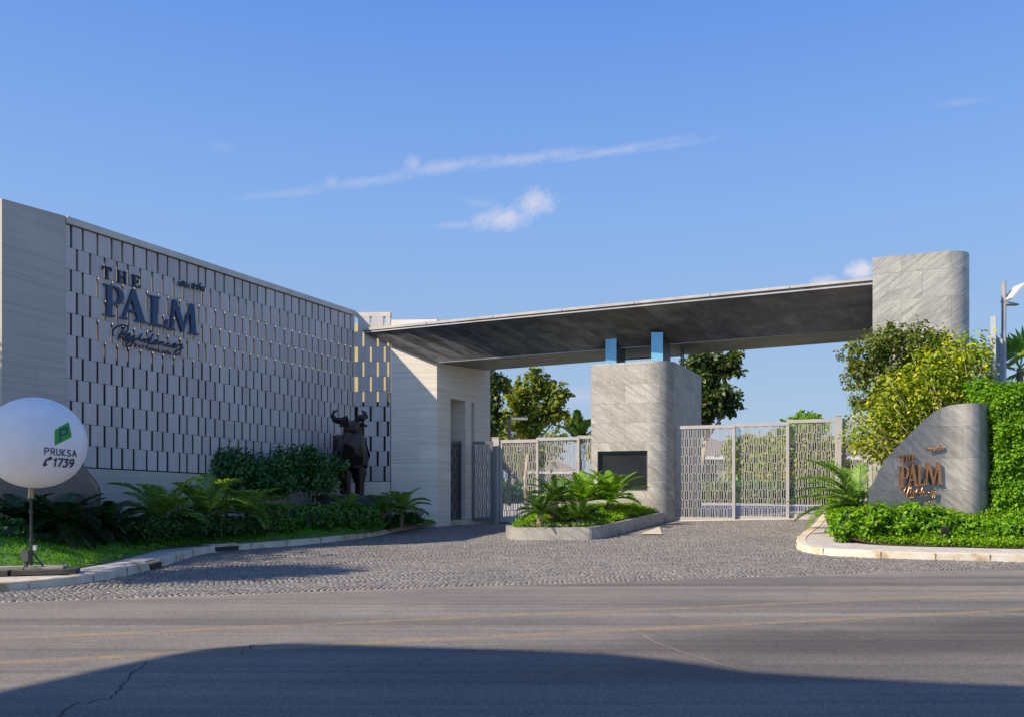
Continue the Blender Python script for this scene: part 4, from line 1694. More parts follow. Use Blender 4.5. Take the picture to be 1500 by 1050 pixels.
def gate_panel(label, pA, pB, h0A, h1A, m, group, posts=(1, 1), name='sliding_gate', fw=0.09, cat='gate', pitch=0.135, wheels=True):
    """a framed lattice panel from plan point pA to pB with bottom/top heights"""
    A, B_ = Vector((pA[0], pA[1], 0)), Vector((pB[0], pB[1], 0))
    d = (B_ - A)
    W = d.length
    d.normalize()
    nrm = Vector((d.y, -d.x, 0))
    t = thing(name, label, cat, ((pA[0] + pB[0]) / 2, (pA[1] + pB[1]) / 2, h0A), group)
    f = MB()
    z0, z1 = h0A, h1A
    q = lambda s, z: A + d * s + Vector((0, 0, z))
    f.box(q(W / 2, z1 - fw * .6), (W, fw, fw * 1.2), d, nrm)
    f.box(q(W / 2, z0 + fw * .7), (W, fw, fw * 1.4), d, nrm)
    for k, s in ((0, fw / 2), (1, W - fw / 2)):
        if posts[k]:
            f.box(q(s, (z0 + z1) / 2), (fw, fw * 0.98, z1 - z0 - fw * 2.6), d, nrm)
    f.build('frame', m, t)
    l_ = MB()
    lattice(l_, A + d * fw, d, W - 2 * fw, z0 + fw * 1.4, z1 - fw * 1.2, pitch=pitch)
    l_.build('lattice', m, t)
    if wheels:
        for s in (W * .25, W * .75):
            w = MB()
            w.box(q(s, z0 - 0.03), (0.16, 0.05, 0.07), d, nrm)
            w.build('wheel', 'steel_grey', t)
    return t


def gline(x, off=0.0):
    k = (x - 750) / F
    dx, dy = GB[0] - GA[0], GB[1] - GA[1]
    l_ = math.hypot(dx, dy)
    ax, ay = GA[0] + dy / l_ * off, GA[1] - dx / l_ * off
    t = (k * ay - ax) / (dx - k * dy)
    return (ax + dx * t, ay + dy * t)


def gpanel(x0, x1, yt, yb, off, label, m, group, **kw):
    a, b_ = gline(x0, off), gline(x1, off)
    Ym = (a[1] + b_[1]) / 2
    xm = (x0 + x1) / 2
    return gate_panel(label, a, b_, z_on(xm, yb, Ym), z_on(xm, yt, Ym), m, group, **kw)


GRP = 'sliding lattice gate panels'
gpanel(733, 789, 643.5, 764, 0.0, 'light grey lattice gate panel nearest the portal, half in shadow', 'gate_metal', GRP)
gpanel(786, 849, 640, 763.5, -0.16, 'light grey lattice gate panel just behind the dark sago palms of the planter', 'gate_metal', GRP)
gpanel(846, 905, 637, 763, -0.32, 'light grey lattice gate panel running in behind the left edge of the guardhouse', 'gate_metal', GRP)
gpanel(986, 1077, 622.5, 762.5, 0.16, 'light grey lattice gate panel starting at the shaded side of the guardhouse', 'gate_metal', GRP)
gpanel(1073, 1156, 618.8, 761.5, 0.0, 'middle lattice gate panel of the right hand driveway gate', 'gate_metal', GRP)
gpanel(1152, 1228, 613.5, 759.0, -0.16, 'tall lattice gate panel against the thick post beside the right bed', 'gate_metal', GRP)


def post(x0, x1, yt, yb, off, label, m, name='gate_post', cat='post', group=None, dep=0.16):
    a, b_ = gline(x0, off), gline(x1, off)
    d = Vector((b_[0] - a[0], b_[1] - a[1], 0))
    w = d.length
    d.normalize()
    nrm = Vector((d.y, -d.x, 0))
    c = Vector(((a[0] + b_[0]) / 2, (a[1] + b_[1]) / 2, 0))
    xm = (x0 + x1) / 2
    z0, z1 = z_on(xm, yb, c.y), z_on(xm, yt, c.y)
    t = thing(name, label, cat, (c.x, c.y, z0), group)
    mb = MB()
    mb.box((c.x, c.y, (z0 + z1) / 2), (w, dep, z1 - z0), d, nrm)
    mb.build('shaft', m, t)
    mb = MB()
    mb.box((c.x, c.y, z1 + 0.012), (w + .03, dep + .03, 0.024), d, nrm)
    mb.build('cap', m, t)
    return t


post(722, 732, 641, 766, 0.02, 'thick grey gate post between the dark wicket and the sliding gate', 'gate_metal', group='gate posts')
post(1225, 1232.5, 609, 760, -0.02, 'tall grey gate post where the right gate meets the fence', 'gate_metal', group='gate posts')
# short fence right of the gate
gpanel(1234, 1264, 612, 752, -0.25, 'short lattice fence panel beside the tall gate post, behind the feathery palm', 'gate_metal', None, posts=(1, 1), name='fence_panel', cat='fence', wheels=False)
post(1265, 1270, 637, 752, 0.05, 'slim grey fence post left of a matching one behind the palm', 'gate_metal', group='slim fence posts', dep=0.1)
post(1272, 1277.5, 637, 752, 0.05, 'slim grey fence post right of a matching one, touching the yellow shrub', 'gate_metal', group='slim fence posts', dep=0.1)
# dark wicket gate before the portal wall, and the gate in the doorway
k0, k1 = (691.5 - 750) / F, (722 - 750) / F
zg0, zg1 = z_on(706, 762.5, 29.9), z_on(706, 646, 29.9)
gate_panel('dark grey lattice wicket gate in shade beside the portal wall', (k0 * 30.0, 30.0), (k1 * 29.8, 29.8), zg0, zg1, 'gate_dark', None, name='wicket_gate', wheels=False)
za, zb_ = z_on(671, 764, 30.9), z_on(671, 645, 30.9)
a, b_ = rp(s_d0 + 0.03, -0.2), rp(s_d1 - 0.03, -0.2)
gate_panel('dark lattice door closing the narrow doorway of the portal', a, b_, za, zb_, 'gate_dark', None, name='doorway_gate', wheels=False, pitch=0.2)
# floor rail of the sliding gates
mb = MB()
a, b_ = gline(985), gline(1228)
mb.bar(Vector((a[0], a[1], G(*a) + 0.012)), Vector((b_[0], b_[1], G(*b_) + 0.012)), 0.5, 0.03, side=(b_[1] - a[1], -(b_[0] - a[0]), 0))
tag(mb.build('gate_rail_strip', 'light_concrete'), kind='structure')

# ---------------------------------------------------------------- advertising balloon
bp = hit(46, 839, KH)
balloon = thing('advertising_balloon', 'white round advertising balloon with green logo on a thin tripod pole', 'balloon', bp)
by = bp.y
bc = at(52.5, 649, by)
br_ = 68.2 / F * by
mb = MB()
nu, nv = 64, 40
vs, fs = [], []
for j in range(nv + 1):
    ph = -math.pi / 2 + math.pi * j / nv
    for i in range(nu):
        th = 2 * math.pi * i / nu
        rr = br_ * (1 - 0.03 * max(0, -math.sin(ph)) ** 6)
        vs.append((bc.x + rr * math.cos(ph) * math.cos(th), bc.y + rr * math.cos(ph) * math.sin(th), bc.z + rr * 0.985 * math.sin(ph)))
for j in range(nv):
    for i in range(nu):
        fs.append((j * nu + i, j * nu + (i + 1) % nu, (j + 1) * nu + (i + 1) % nu, (j + 1) * nu + i))
mb.mesh(vs, fs)
env = mb.build('envelope', 'balloon_fabric', balloon, smooth=True)
cam_p = Vector((0, 0, EYE))


def on_ball(x, y, lift):
    """picture place -> point on the balloon's skin"""
    d = at(x, y, 1.0) - cam_p
    d.normalize()
    oc = cam_p - bc
    b2 = oc.dot(d)
    c2 = oc.dot(oc) - br_ ** 2
    disc = b2 * b2 - c2
    t = -b2 - math.sqrt(max(disc, 0))
    p = cam_p + d * t
    nrm = (p - bc).normalized()
    return bc + nrm * (br_ + lift)


def ball_ribbon(mb, pts, w, lift):
    for i, (a, b_) in enumerate(zip(pts, pts[1:])):
        dx, dy = b_[0] - a[0], b_[1] - a[1]
        l_ = math.hypot(dx, dy) or 1e-6
        nx_, ny_ = -dy / l_ * w / 2, dx / l_ * w / 2
        ex, ey = dx / l_ * w * 0.35, dy / l_ * w * 0.35
        A, B_ = (a[0] - ex, a[1] - ey), (b_[0] + ex, b_[1] + ey)
        n = max(1, int(math.ceil((l_ + 0.7 * w) / 2.0)))
        for k in range(n):
            p = (A[0] + (B_[0] - A[0]) * k / n, A[1] + (B_[1] - A[1]) * k / n)
            q = (A[0] + (B_[0] - A[0]) * (k + 1) / n, A[1] + (B_[1] - A[1]) * (k + 1) / n)
            r_ = [(p[0] + nx_, p[1] + ny_), (p[0] - nx_, p[1] - ny_), (q[0] - nx_, q[1] - ny_), (q[0] + nx_, q[1] + ny_)]
            mb.face([on_ball(x, y, lift + 0.0004 * (i % 5)) for x, y in r_])


# logo: leaning rounded lozenge with a P
lz = [(80, 652.0), (80.2, 631), (81.5, 628.6), (99.5, 618.2), (100.7, 618.6), (104.6, 636.6), (104.2, 639), (102.5, 640.8)]
mb = MB()
cx_, cy_ = 92, 635
dense = []
for a, b_ in zip(lz, lz[1:] + lz[:1]):
    for k in range(6):
        dense.append((a[0] + (b_[0] - a[0]) * k / 6, a[1] + (b_[1] - a[1]) * k / 6))
for rI in range(5):
    k0_, k1_ = rI / 5, (rI + 1) / 5
    for a, b_ in zip(dense, dense[1:] + dense[:1]):
        q = [(cx_ + (p[0] - cx_) * k, cy_ + (p[1] - cy_) * k) for p, k in ((a, k1_), (b_, k1_), (b_, k0_), (a, k0_))]
        if rI == 0:
            mb.face([on_ball(*p, 0.006) for p in q[:3]])
        else:
            mb.face([on_ball(*p, 0.006) for p in q])
logo = mb.build('logo', 'print_green', balloon)
mb = MB()
ball_ribbon(mb, [(88.3, 645.5), (87.6, 629.5), (97.3, 626.0), (98.4, 633.8), (90.0, 637.6)], 2.4, 0.010)
mb.build('logo_letter', 'print_navy', logo)
_, ww = word_strokes('PRUKSA', 0.36)
xo_ = 0.0
for ch in 'PRUKSA':
    mb = MB()
    for st in CAPS[ch]:
        pts = []
        for a, b_ in st:
            k = (xo_ + a) / ww
            x = 65.6 + (111 - 65.6) * (k ** 0.93)
            pts.append((x, 664.6 + 3.6 * k - (9.2 - 0.5 * k) * b_))
        ball_ribbon(mb, pts, 1.5, 0.006)
    mb.build('letter', 'print_navy', balloon)
    xo_ += 0.66 + 0.36
for st, xo in (('1', 77.5), ('7', 84.5), ('3', 92.5), ('9', 101)):
    mb = MB()
    for s_ in CAPS[st]:
        pts = []
        for a, b_ in s_:
            k = (xo - 64) / 47
            pts.append((xo + a * 10.5 + b_ * 2.2 - 1.0, 681.2 + 2.6 * k - 11.2 * b_))
        ball_ribbon(mb, pts, 2.1, 0.0085)
    mb.build('digit', 'print_navy', balloon)
mb = MB()
ball_ribbon(mb, [(74.2, 670.2), (69.5, 671.6), (66.0, 675.4), (64.6, 679.8)], 2.4, 0.0085)
ball_ribbon(mb, [(74.6, 670.0), (71.6, 671.4)], 4.0, 0.0105)
ball_ribbon(mb, [(66.9, 678.8), (64.6, 680.2)], 4.0, 0.0105)
mb.build('phone_symbol', 'print_navy', balloon)
mb = MB()
top = bc - Vector((0.08, 0, br_ * 0.97))
bp2 = Vector((bp.x, bp.y, bp.z + 0.03))
mb.tube([bp2 + Vector((0, 0, 0.10)), Vector((top.x, top.y, top.z - 0.15))], 0.022, 10)
mb.tube([bp2 + Vector((0, 0, 0.5)), bp2 + Vector((0, 0, 0.56))], 0.034, 10)
mb.tube([Vector((top.x, top.y, top.z - 0.42)), Vector((top.x, top.y, top.z - 0.36))], 0.034, 10)
mb.build('pole', 'pole_metal', balloon, smooth=False)
mb = MB()
mb.tube([Vector((top.x, top.y, top.z - 0.16)), Vector((top.x, top.y, top.z + 0.08))], [0.05, 0.035], 12)
mb.build('socket', 'brass', balloon)
for k in range(3):
    an = R(20 + 120 * k)
    mb = MB()
    e = bp2 + Vector((0.2 * math.cos(an), 0.2 * math.sin(an), 0.045))
    mb.tube([bp2 + Vector((0, 0, 0.34)), e], 0.014, 8)
    mb.tube([bp2 + Vector((0, 0, 0.16)), bp2.lerp(e, 0.7) + Vector((0, 0, 0.1))], 0.010, 6)
    mb.build('leg', 'pole_metal', balloon)
mb = MB()
mb.box(bp2 + Vector((0.09, -0.05, 0.40)), (0.05, 0.05, 0.08))
mb.build('hook', 'lamp_white', balloon)
# weights and boards under the balloon stand
stand = thing('balloon_base', 'dark flat weight slabs with a board under the balloon tripod', 'base', Vector((bp.x, bp.y - 0.12, bp.z)))
mb = MB()
s0 = Vector((bp.x, bp.y, bp.z - 0.012))
ax = Vector((UD[0], UD[1], 0))
ay_ = Vector((VD[0], VD[1], 0))
mb.box(s0 + ax * 0.25 - ay_ * 0.12 + Vector((0, 0, 0.05)), (0.95, 0.42, 0.075), ax, ay_)
mb.box(s0 - ax * 0.75 - ay_ * 0.12 + Vector((0, 0, 0.05)), (0.95, 0.42, 0.075), ax, ay_)
mb.build('weight', 'stand_slab', stand)
mb = MB()
mb.box(s0 - ax * 0.1 + ay_ * 0.05 + Vector((0, 0, 0.105)), (1.2, 0.45, 0.03), ax, ay_)
mb.build('board', 'stand_board', stand)
mb = MB()
pb_ = hit(38, 826, KH + 0.2)
pb_.z = zL(pb_.x, pb_.y)
tb = thing('terminal_box', 'small dark electrical box standing in the lawn behind the balloon pole', 'box', pb_ - Vector((0, 0, 0)))
mb.box(pb_ + Vector((0, 0, 0.15)), (0.11, 0.08, 0.18))
mb.build('case', 'terminal_box', tb)
mb = MB()
mb.box(pb_ + Vector((0, 0, 0.02)), (0.035, 0.035, 0.10))
mb.build('foot', 'steel_dark', tb)

# ---------------------------------------------------------------- dark monument behind the balloon
mY = 17.6
mono = thing('stone_monument', 'dark stone slab with sloping rounded shoulder behind the white balloon', 'monument', (at(60, 760, mY).x, mY, 0.3))
out = [(-150, 800), (145, 800), (145, 722), (143, 712), (138, 704), (124, 686), (119, 682.5), (112, 680), (60, 676), (0, 672), (-150, 668)]
fr_, bk_ = [at(x, y, mY) for x, y in out], [at(x, y, mY) + Vector((-0.15, 0.4, 0)) for x, y in out]
mb = MB()
n = len(out)
mb.face(fr_)
mb.face(bk_[::-1])
for i in range(n):
    j = (i + 1) % n
    mb.face([fr_[j], fr_[i], bk_[i], bk_[j]])
mb.build('slab', 'slate_monument', mono)

# ---------------------------------------------------------------- right sign wall (wavy plan)
def sw_plan(x):
    """distance of the wall face for a given bearing"""
    pts = [(1270, 20.42), (1300, 20.58), (1340, 20.77), (1365, 20.86), (1385, 20.87), (1402, 20.76), (1418, 20.57), (1429, 20.52), (1441, 20.66), (1450, 20.97), (1455, 21.30), (1458, 21.7)]
    for (a, ya), (b_, yb) in zip(pts, pts[1:]):
        if x <= b_:
            t = (x - a) / (b_ - a)
            return ya + (yb - ya) * t
    return pts[-1][1]


def sw_top(x):
    pts = [(1270, 726), (1281, 703), (1288, 687), (1296, 674), (1310, 658), (1328, 640), (1341, 627), (1353, 615.5), (1366, 604.5), (1379, 597), (1390, 593.6), (1401, 591.6), (1415, 590.4), (1435, 589.8), (1458, 589.5)]
    for (a, ya), (b_, yb) in zip(pts, pts[1:]):
        if x <= b_:
            t = (x - a) / (b_ - a)
            return ya + (yb - ya) * t
    return pts[-1][1]


swall = thing('sign_wall', 'low grey stone sign wall with swooping top and bronze letters', 'wall', (at(1380, 750, 21.1).x, 21.1, 0.6))
mb = MB()
XS = list(np.linspace(1272, 1400, 49)) + list(np.linspace(1402, 1457.5, 30))
sm = []
for x in XS:
    Yw = sum(sw_plan(x + d) for d in (-6, -3, 0, 3, 6)) / 5 if x < 1450 else sw_plan(x)
    p = at(x, sw_top(x), Yw)
    sm.append(p)
u = 0
bk = [p + Vector((0.30, 0.5, 0)) for p in sm]
for i in range(len(sm) - 1):
    a, b_ = sm[i], sm[i + 1]
    l_ = math.hypot(b_.x - a.x, b_.y - a.y)
    mb.face([(a.x, a.y, .1), (b_.x, b_.y, .1), b_, a], [(u, .1), (u + l_, .1), (u + l_, b_.z), (u, a.z)])
    mb.face([a, b_, bk[i + 1], bk[i]])
    c, d = bk[i], bk[i + 1]
    mb.face([(d.x, d.y, .1), (c.x, c.y, .1), c, d])
    u += l_
a, c = sm[-1], bk[-1]
mb.face([(a.x, a.y, .1), (c.x, c.y, .1), c, a])
a, c = sm[0], bk[0]
mb.face([(c.x, c.y, .1), (a.x, a.y, .1), a, c])
mb.build('masonry', 'slate_sign', swall, autos=40)
bsign = thing('bronze_sign', 'small raised bronze letters on the low curved sign wall', 'sign', at(1348, 695, 21.0))


def rplace(x, y, off):
    p = at(x, y, sw_plan(x) - 0.02)
    return p - Vector((-0.12, 1, 0)).normalized() * off


for ch, xl, xr, yb, yt in (('T', 1317, 1324.5, 676.5, 666), ('H', 1325.5, 1332, 676, 665.5), ('E', 1333, 1339.5, 675.5, 665)):
    face_letter(ch, rplace, 0.05, 'letter_bronze', bsign, (xl, xr, yb, yt - yb))
for ch, xl, xr, yb, yt in (('P', 1316, 1330, 713, 682), ('A', 1327, 1343.5, 711.5, 680.5), ('L', 1341.5, 1353.5, 710.5, 680), ('M', 1352, 1379.5, 709, 676.5)):
    face_letter(ch, rplace, 0.06, 'letter_bronze', bsign, (xl, xr, yb, yt - yb))


def unslant(x, y):
    return (x - 110) / 1220.0, (y - (430 + (x - 110) * 0.175)) / 400.0


stl = []
for st in SCRIPT:
    q = []
    for x, y in smooth_line(st):
        a, b_ = unslant(x, y)
        q.append((1322 + 48 * a, 727 + b_ * 25 - 2 * a, 0.05))
    stl.append(q)
stroke_mesh('script_word', stl, rplace, 0.013, 'letter_bronze', bsign)
ws, ww = word_strokes('PATTANAKARN', 0.34)
stroke_mesh('small_word', [[(1336 + 28 * a / ww, 736.5 - 3.2 * b_, 0.03) for a, b_ in st] for st in ws], rplace, 0.007, 'letter_bronze', bsign)
stroke_mesh('thai_word', [[(1359 + 23 * a / 6.7, 660 - 1.2 * a / 6.7 - 4.8 * b_, 0.03) for a, b_ in smooth_line(st, 1)] for st in THAI], rplace, 0.012, 'letter_bronze', bsign)

# ---------------------------------------------------------------- buffalo statue
SY = 26.6
sb = at(519, 725, SY)
K = SY / F
plinth = thing('statue_plinth', 'dark stone plinth under the buffalo statue', 'plinth', (sb.x, sb.y + 0.6, 0.4))
mb = MB()
pa = Vector((0.93, -0.2, 0)).normalized()
pbv = Vector((0.2, 0.93, 0)).normalized()
pc0 = Vector((sb.x - 0.15, sb.y + 0.72, 0))
mb.box((pc0.x, pc0.y, (sb.z + 0.2) / 2), (1.75, 2.4, sb.z - 0.2), pa, pbv)
mb.build('block', 'plinth_stone', plinth)
statue = thing('buffalo_statue', 'faceted dark bronze water buffalo statue with curved horns standing on a plinth', 'statue', sb)
joints = {
    'hip': (-0.42, 1.45, 1.30, .40, .46), 'mid': (-0.22, 0.8, 1.22, .42, .50), 'chest': (-0.02, 0.12, 1.28, .40, .50),
    'brisket': (0.0, -0.10, 1.55, .33, .34), 'neck': (0.0, -0.16, 1.86, .23, .24), 'poll': (0.0, -0.22, 2.24, .27, .20),
    'muz': (0.08, -0.62, 2.05, .14, .13), 'nose': (0.10, -0.80, 1.98, .12, .10),
    'fl1': (-0.24, 0.05, 0.85, .20, .22), 'fl2': (-0.22, 0.0, 0.42, .105, .11), 'fl3': (-0.21, 0.02, 0.12, .085, .09), 'fl4': (-0.21, 0.0, 0.0, .11, .12),
    'fr1': (0.20, 0.08, 0.85, .20, .22), 'fr2': (0.20, 0.05, 0.42, .105, .11), 'fr3': (0.20, 0.05, 0.12, .085, .09), 'fr4': (0.20, 0.03, 0.0, .11, .12),
    'hl1': (-0.66, 1.35, 0.86, .22, .27), 'hl2': (-0.60, 1.08, 0.60, .15, .17), 'hl3': (-0.62, 1.32, 0.36, .09, .1), 'hl4': (-0.60, 1.25, 0.0, .11, .12),
    'hr1': (-0.18, 1.5, 0.86, .22, .27), 'hr2': (-0.16, 1.32, 0.58, .15, .17), 'hr3': (-0.16, 1.58, 0.36, .09, .1), 'hr4': (-0.16, 1.5, 0.0, .11, .12),
    't1': (-0.52, 1.85, 1.2, .08, .08), 't2': (-0.58, 1.95, 0.7, .05, .05)}
eds = [('hip', 'mid'), ('mid', 'chest'), ('chest', 'brisket'), ('brisket', 'neck'), ('neck', 'poll'), ('poll', 'muz'), ('muz', 'nose'),
       ('chest', 'fl1'), ('fl1', 'fl2'), ('fl2', 'fl3'), ('fl3', 'fl4'), ('chest', 'fr1'), ('fr1', 'fr2'), ('fr2', 'fr3'), ('fr3', 'fr4'),
       ('hip', 'hl1'), ('hl1', 'hl2'), ('hl2', 'hl3'), ('hl3', 'hl4'), ('hip', 'hr1'), ('hr1', 'hr2'), ('hr2', 'hr3'), ('hr3', 'hr4'), ('hip', 't1'), ('t1', 't2')]
keys = list(joints)
me = bpy.data.meshes.new('skeleton')
me.from_pydata([joints[k][:3] for k in keys], [(keys.index(a), keys.index(b_)) for a, b_ in eds], [])
so = bpy.data.objects.new('skeleton', me)
COL.objects.link(so)
md = so.modifiers.new('skin', 'SKIN')
md.use_smooth_shade = False
for k, sv in zip(keys, me.skin_vertices[0].data):
    kk = 1.32 if k in ('chest', 'brisket', 'mid', 'hip', 'neck', 'poll', 'muz') else 1.12
    sv.radius = (joints[k][3] * kk, joints[k][4] * kk)
    sv.use_root = (k == 'mid')
sub = so.modifiers.new('sub', 'SUBSURF')
sub.levels = 1
dec = so.modifiers.new('dec', 'DECIMATE')
dec.ratio = 0.42
dg = bpy.context.evaluated_depsgraph_get()
bme = bpy.data.meshes.new_from_object(so.evaluated_get(dg))
bpy.data.objects.remove(so)
bme.name = 'body'
bme.materials.clear()
bme.polygons.foreach_set('use_smooth', [False] * len(bme.polygons))
link('body', bme, 'bronze', statue)
for pts, rr in (([(-.14, -.22, 2.36), (-.36, -.24, 2.29), (-.56, -.24, 2.33), (-.64, -.22, 2.47), (-.60, -.20, 2.58), (-.47, -.2, 2.64)], [.12, .115, .10, .075, .05, .015]),
                ([(.12, -.2, 2.38), (.26, -.1, 2.40), (.34, .05, 2.46), (.30, .12, 2.58), (.20, .12, 2.66)], [.12, .12, .10, .06, .015])):
    mb = MB()
    mb.tube([sb + Vector(p) for p in pts], rr, 6)
    mb.build('horn', 'bronze', statue)
for sg, e in ((-1, (-.44, -.3, 2.13)), (1, (.50, -.26, 2.13))):
    mb = MB()
    a = sb + Vector((sg * .16, -.26, 2.22))
    e = sb + Vector(e)
    mid = a.lerp(e, .5)
    vs = [a + Vector((0, 0, .05)), a - Vector((0, 0, .06)), mid + Vector((0, -.05, .06)), mid + Vector((0, -.03, -.075)), mid + Vector((0, .05, 0)), e]
    mb.mesh(vs, [(0, 2, 3, 1), (2, 5, 3), (0, 4, 2), (1, 3, 4), (2, 4, 5), (3, 5, 4), (0, 1, 4)])
    mb.build('ear', 'bronze', statue)


# ---------------------------------------------------------------- palms and cycads
def frond(out, base, az, el, ln, droop, nl, ll, ww, vee=0.5, twist=0.0, start=0.12, fwd=0.55, rach=None):
    base = np.array(base, float)
    T = np.linspace(0, 1, 15)
    pts = [base]
    e = el
    for k in range(1, 15):
        e = el - droop * (T[k] ** 1.25)
        d = np.array([math.cos(e) * math.cos(az), math.cos(e) * math.sin(az), math.sin(e)])
        pts.append(pts[-1] + d * ln / 14)
    pts = np.array(pts)
    if rach is not None:
        rach.append(pts)
    side0 = np.array([-math.sin(az), math.cos(az), 0])
    for i in range(nl):
        t = start + (1 - start) * (i + .5) / nl
        k = t * 14
        j = min(13, int(k))
        p = pts[j] + (pts[j + 1] - pts[j]) * (k - j)
        tan = (pts[j + 1] - pts[j])
        tan /= np.linalg.norm(tan)
        up = np.cross(tan, side0)
        up = up if up[2] > 0 else -up
        prof = (math.sin(math.pi * min(1, (t * 0.86 + 0.12))) ** 0.65)
        for sg in (-1, 1):
            l_ = ll * prof * random.uniform(.85, 1.1)
            d = unit(side0 * sg * (1 - 0.3 * t) + tan * (fwd + 0.5 * t) + up * vee + rng.normal(size=3) * 0.06)
            w = unit(np.cross(d, up + side0 * sg * 0.3)) * ww * 0.5
            dr = np.array([0, 0, -0.12 * l_])
            out.append([p - w * .7, p + w * .7, p + d * l_ * .6 + w, p + d * l_ + dr * 1.2])
            out.append([p - w * .7, p + d * l_ * .6 + w, p + d * l_ + dr * 1.2, p + d * l_ * .6 - w])


def palm(name, label, cat, base, n, ln, leaf, ll, ww, el0=(0.1, 1.35), droop=0.9, nl=26, trunk=0.3, tr=0.12, vee=0.45, group=None, azs=None, bark='bark', fwd=0.55):
    t = thing(name, label, cat, base, group)
    base = Vector(base)
    mb = MB()
    mb.tube([base - Vector((0, 0, .08)), base + Vector((0, 0, trunk * .6)), base + Vector((0, 0, trunk))], [tr, tr * 1.05, tr * .7], 9)
    mb.build('trunk', bark, t)
    qs, rc = [], []
    for i in range(n):
        az = (i * 2.399963 + random.uniform(-.25, .25)) if azs is None else azs[i % len(azs)] + random.uniform(-.2, .2)
        f = (i + .5) / n
        el = el0[0] + (el0[1] - el0[0]) * f + random.uniform(-.08, .08)
        frond(qs, (base.x, base.y, base.z + trunk), az, el, ln * random.uniform(.85, 1.1), droop * random.uniform(.8, 1.25), nl, ll, ww, vee, rach=rc, fwd=fwd)
    quads_obj('fronds', np.array(qs), leaf, t)
    mb = MB()
    for pts in rc:
        mb.tube([tuple(p) for p in pts[::2]], [.014 * ln] + [.009 * ln] * (len(pts[::2]) - 2) + [.003 * ln], 4, caps=False)
    mb.build('stalks', leaf, t)
    return t


def dup(root, loc, rz, sc_, label):
    r_ = root.copy()
    COL.objects.link(r_)
    r_.location = loc
    r_.rotation_euler = (0, 0, rz)
    r_.scale = (sc_, sc_, sc_)
    r_['label'] = label
    for ch in list(root.children):
        c = ch.copy()
        COL.objects.link(c)
        c.parent = r_
    return r_


def gat(x, y, Y, dz=KH):
    X = (x - 750) / F * Y
    if X < -2.3 and Y < 29 and dz == KH:
        return Vector((X, Y, zL(X, Y)))
    return Vector((X, Y, G(X, Y) + dz))


# planter palms
pz = lambda x, Y: Vector(((x - 750) / F * Y, Y, zP((x - 750) / F * Y, Y)))
cy = palm('cycad_palm', 'tall bright green cycad at the left of the pair against the guardhouse', 'palm', pz(853, 25.3), 20, 1.25, 'leaf_cycad', 0.27, 0.021, (0.2, 1.4), 0.8, 38, 0.35, 0.13, 0.35, 'bright cycads in the planter')
dup(cy, pz(894, 25.6), 2.1, 0.98, 'spreading bright green cycad under the dark guardhouse window')
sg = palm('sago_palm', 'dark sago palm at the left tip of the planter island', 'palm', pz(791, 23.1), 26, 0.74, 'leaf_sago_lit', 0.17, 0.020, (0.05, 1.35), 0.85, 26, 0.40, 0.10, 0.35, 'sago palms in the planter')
dup(sg, pz(812, 23.9) + Vector((0, 0, 0.12)), 1.2, 1.18, 'taller dark sago palm with a stout trunk, second from the planter tip')
dup(sg, pz(848, 23.2) - Vector((0, 0, 0.22)), 2.6, 1.0, 'low sago palm spreading in the middle of the planter')
for x, Y, rx, ry, dz, lab in ((873, 24.2, 14, 11, 0.22, 'round clipped green shrub between sago and cycad in the planter'), (822, 24.6, 10, 9, 0.18, 'small dark shrub tucked between the two left sago palms')):
    p = pz(x, Y)
    shrub('round_shrub', lab, 'shrub', [(p.x, p.y, p.z + dz, rx * Y / F, rx * Y / F, ry * Y / F)], 900, 0.055, 'leaf_hedge_lit', 'small shrubs in the planter', fill=.85, cr=.06)
# planter ground cover
front_cov = [p for p in inner[:-6]]
zcov = lambda x, y: zP(x, y) + random.uniform(0, 0.11)
q = surf_leaves(soil_poly, zcov, 20000, 0.06)
cen = q.mean(axis=1)
px_ = 750 + F * cen[:, 0] / cen[:, 1]
py_ = HZ - F * (cen[:, 2] - EYE) / cen[:, 1]
pale = (cen[:, 1] < 23.3)
tag(quads_obj('ground_cover_pale', q[pale], 'leaf_cover_pale'), 'pale low ground cover along the front rim of the planter', 'ground cover', kind='stuff')
tag(quads_obj('ground_cover', q[~pale], 'leaf_cover'), 'bright green low ground cover filling the back of the planter', 'ground cover', kind='stuff')

# left garden ---------------------------------------------------
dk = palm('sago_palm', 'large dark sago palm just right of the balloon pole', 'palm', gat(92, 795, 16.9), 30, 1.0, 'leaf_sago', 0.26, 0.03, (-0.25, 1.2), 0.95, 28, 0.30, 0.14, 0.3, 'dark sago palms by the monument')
dup(dk, gat(158, 790, 18.2), 1.0, 0.92, 'large dark sago palm in front of the monument corner, right of a similar one')
dup(dk, gat(30, 795, 17.2), 2.2, 0.9, 'dark sago palm directly behind the balloon pole')
ar = palm('feather_palm', 'sunlit feathery palm standing left of two similar palms by the wall', 'palm', gat(236, 772, 19.7), 16, 1.35, 'leaf_areca', 0.38, 0.020, (0.35, 1.45), 1.2, 30, 0.50, 0.07, 0.25, 'feathery palms along the left wall')
dup(ar, gat(302, 770, 20.7), 1.9, 1.05, 'sunlit feathery palm with bleached frond tips, middle of three by the wall')
dup(ar, gat(362, 768, 21.6), 3.3, 0.85, 'shorter feathery palm beside the low clipped hedge')
dup(ar, gat(588, 762, 26.9), 0.7, 0.80, 'feathery palm with arching fronds against the facing portal wall')
dup(ar, gat(562, 762, 26.6), 4.0, 0.62, 'upright dark palm beside the statue plinth')
dup(ar, gat(508, 768, 25.2), 5.2, 0.62, 'small bluish palm in front of the statue plinth')


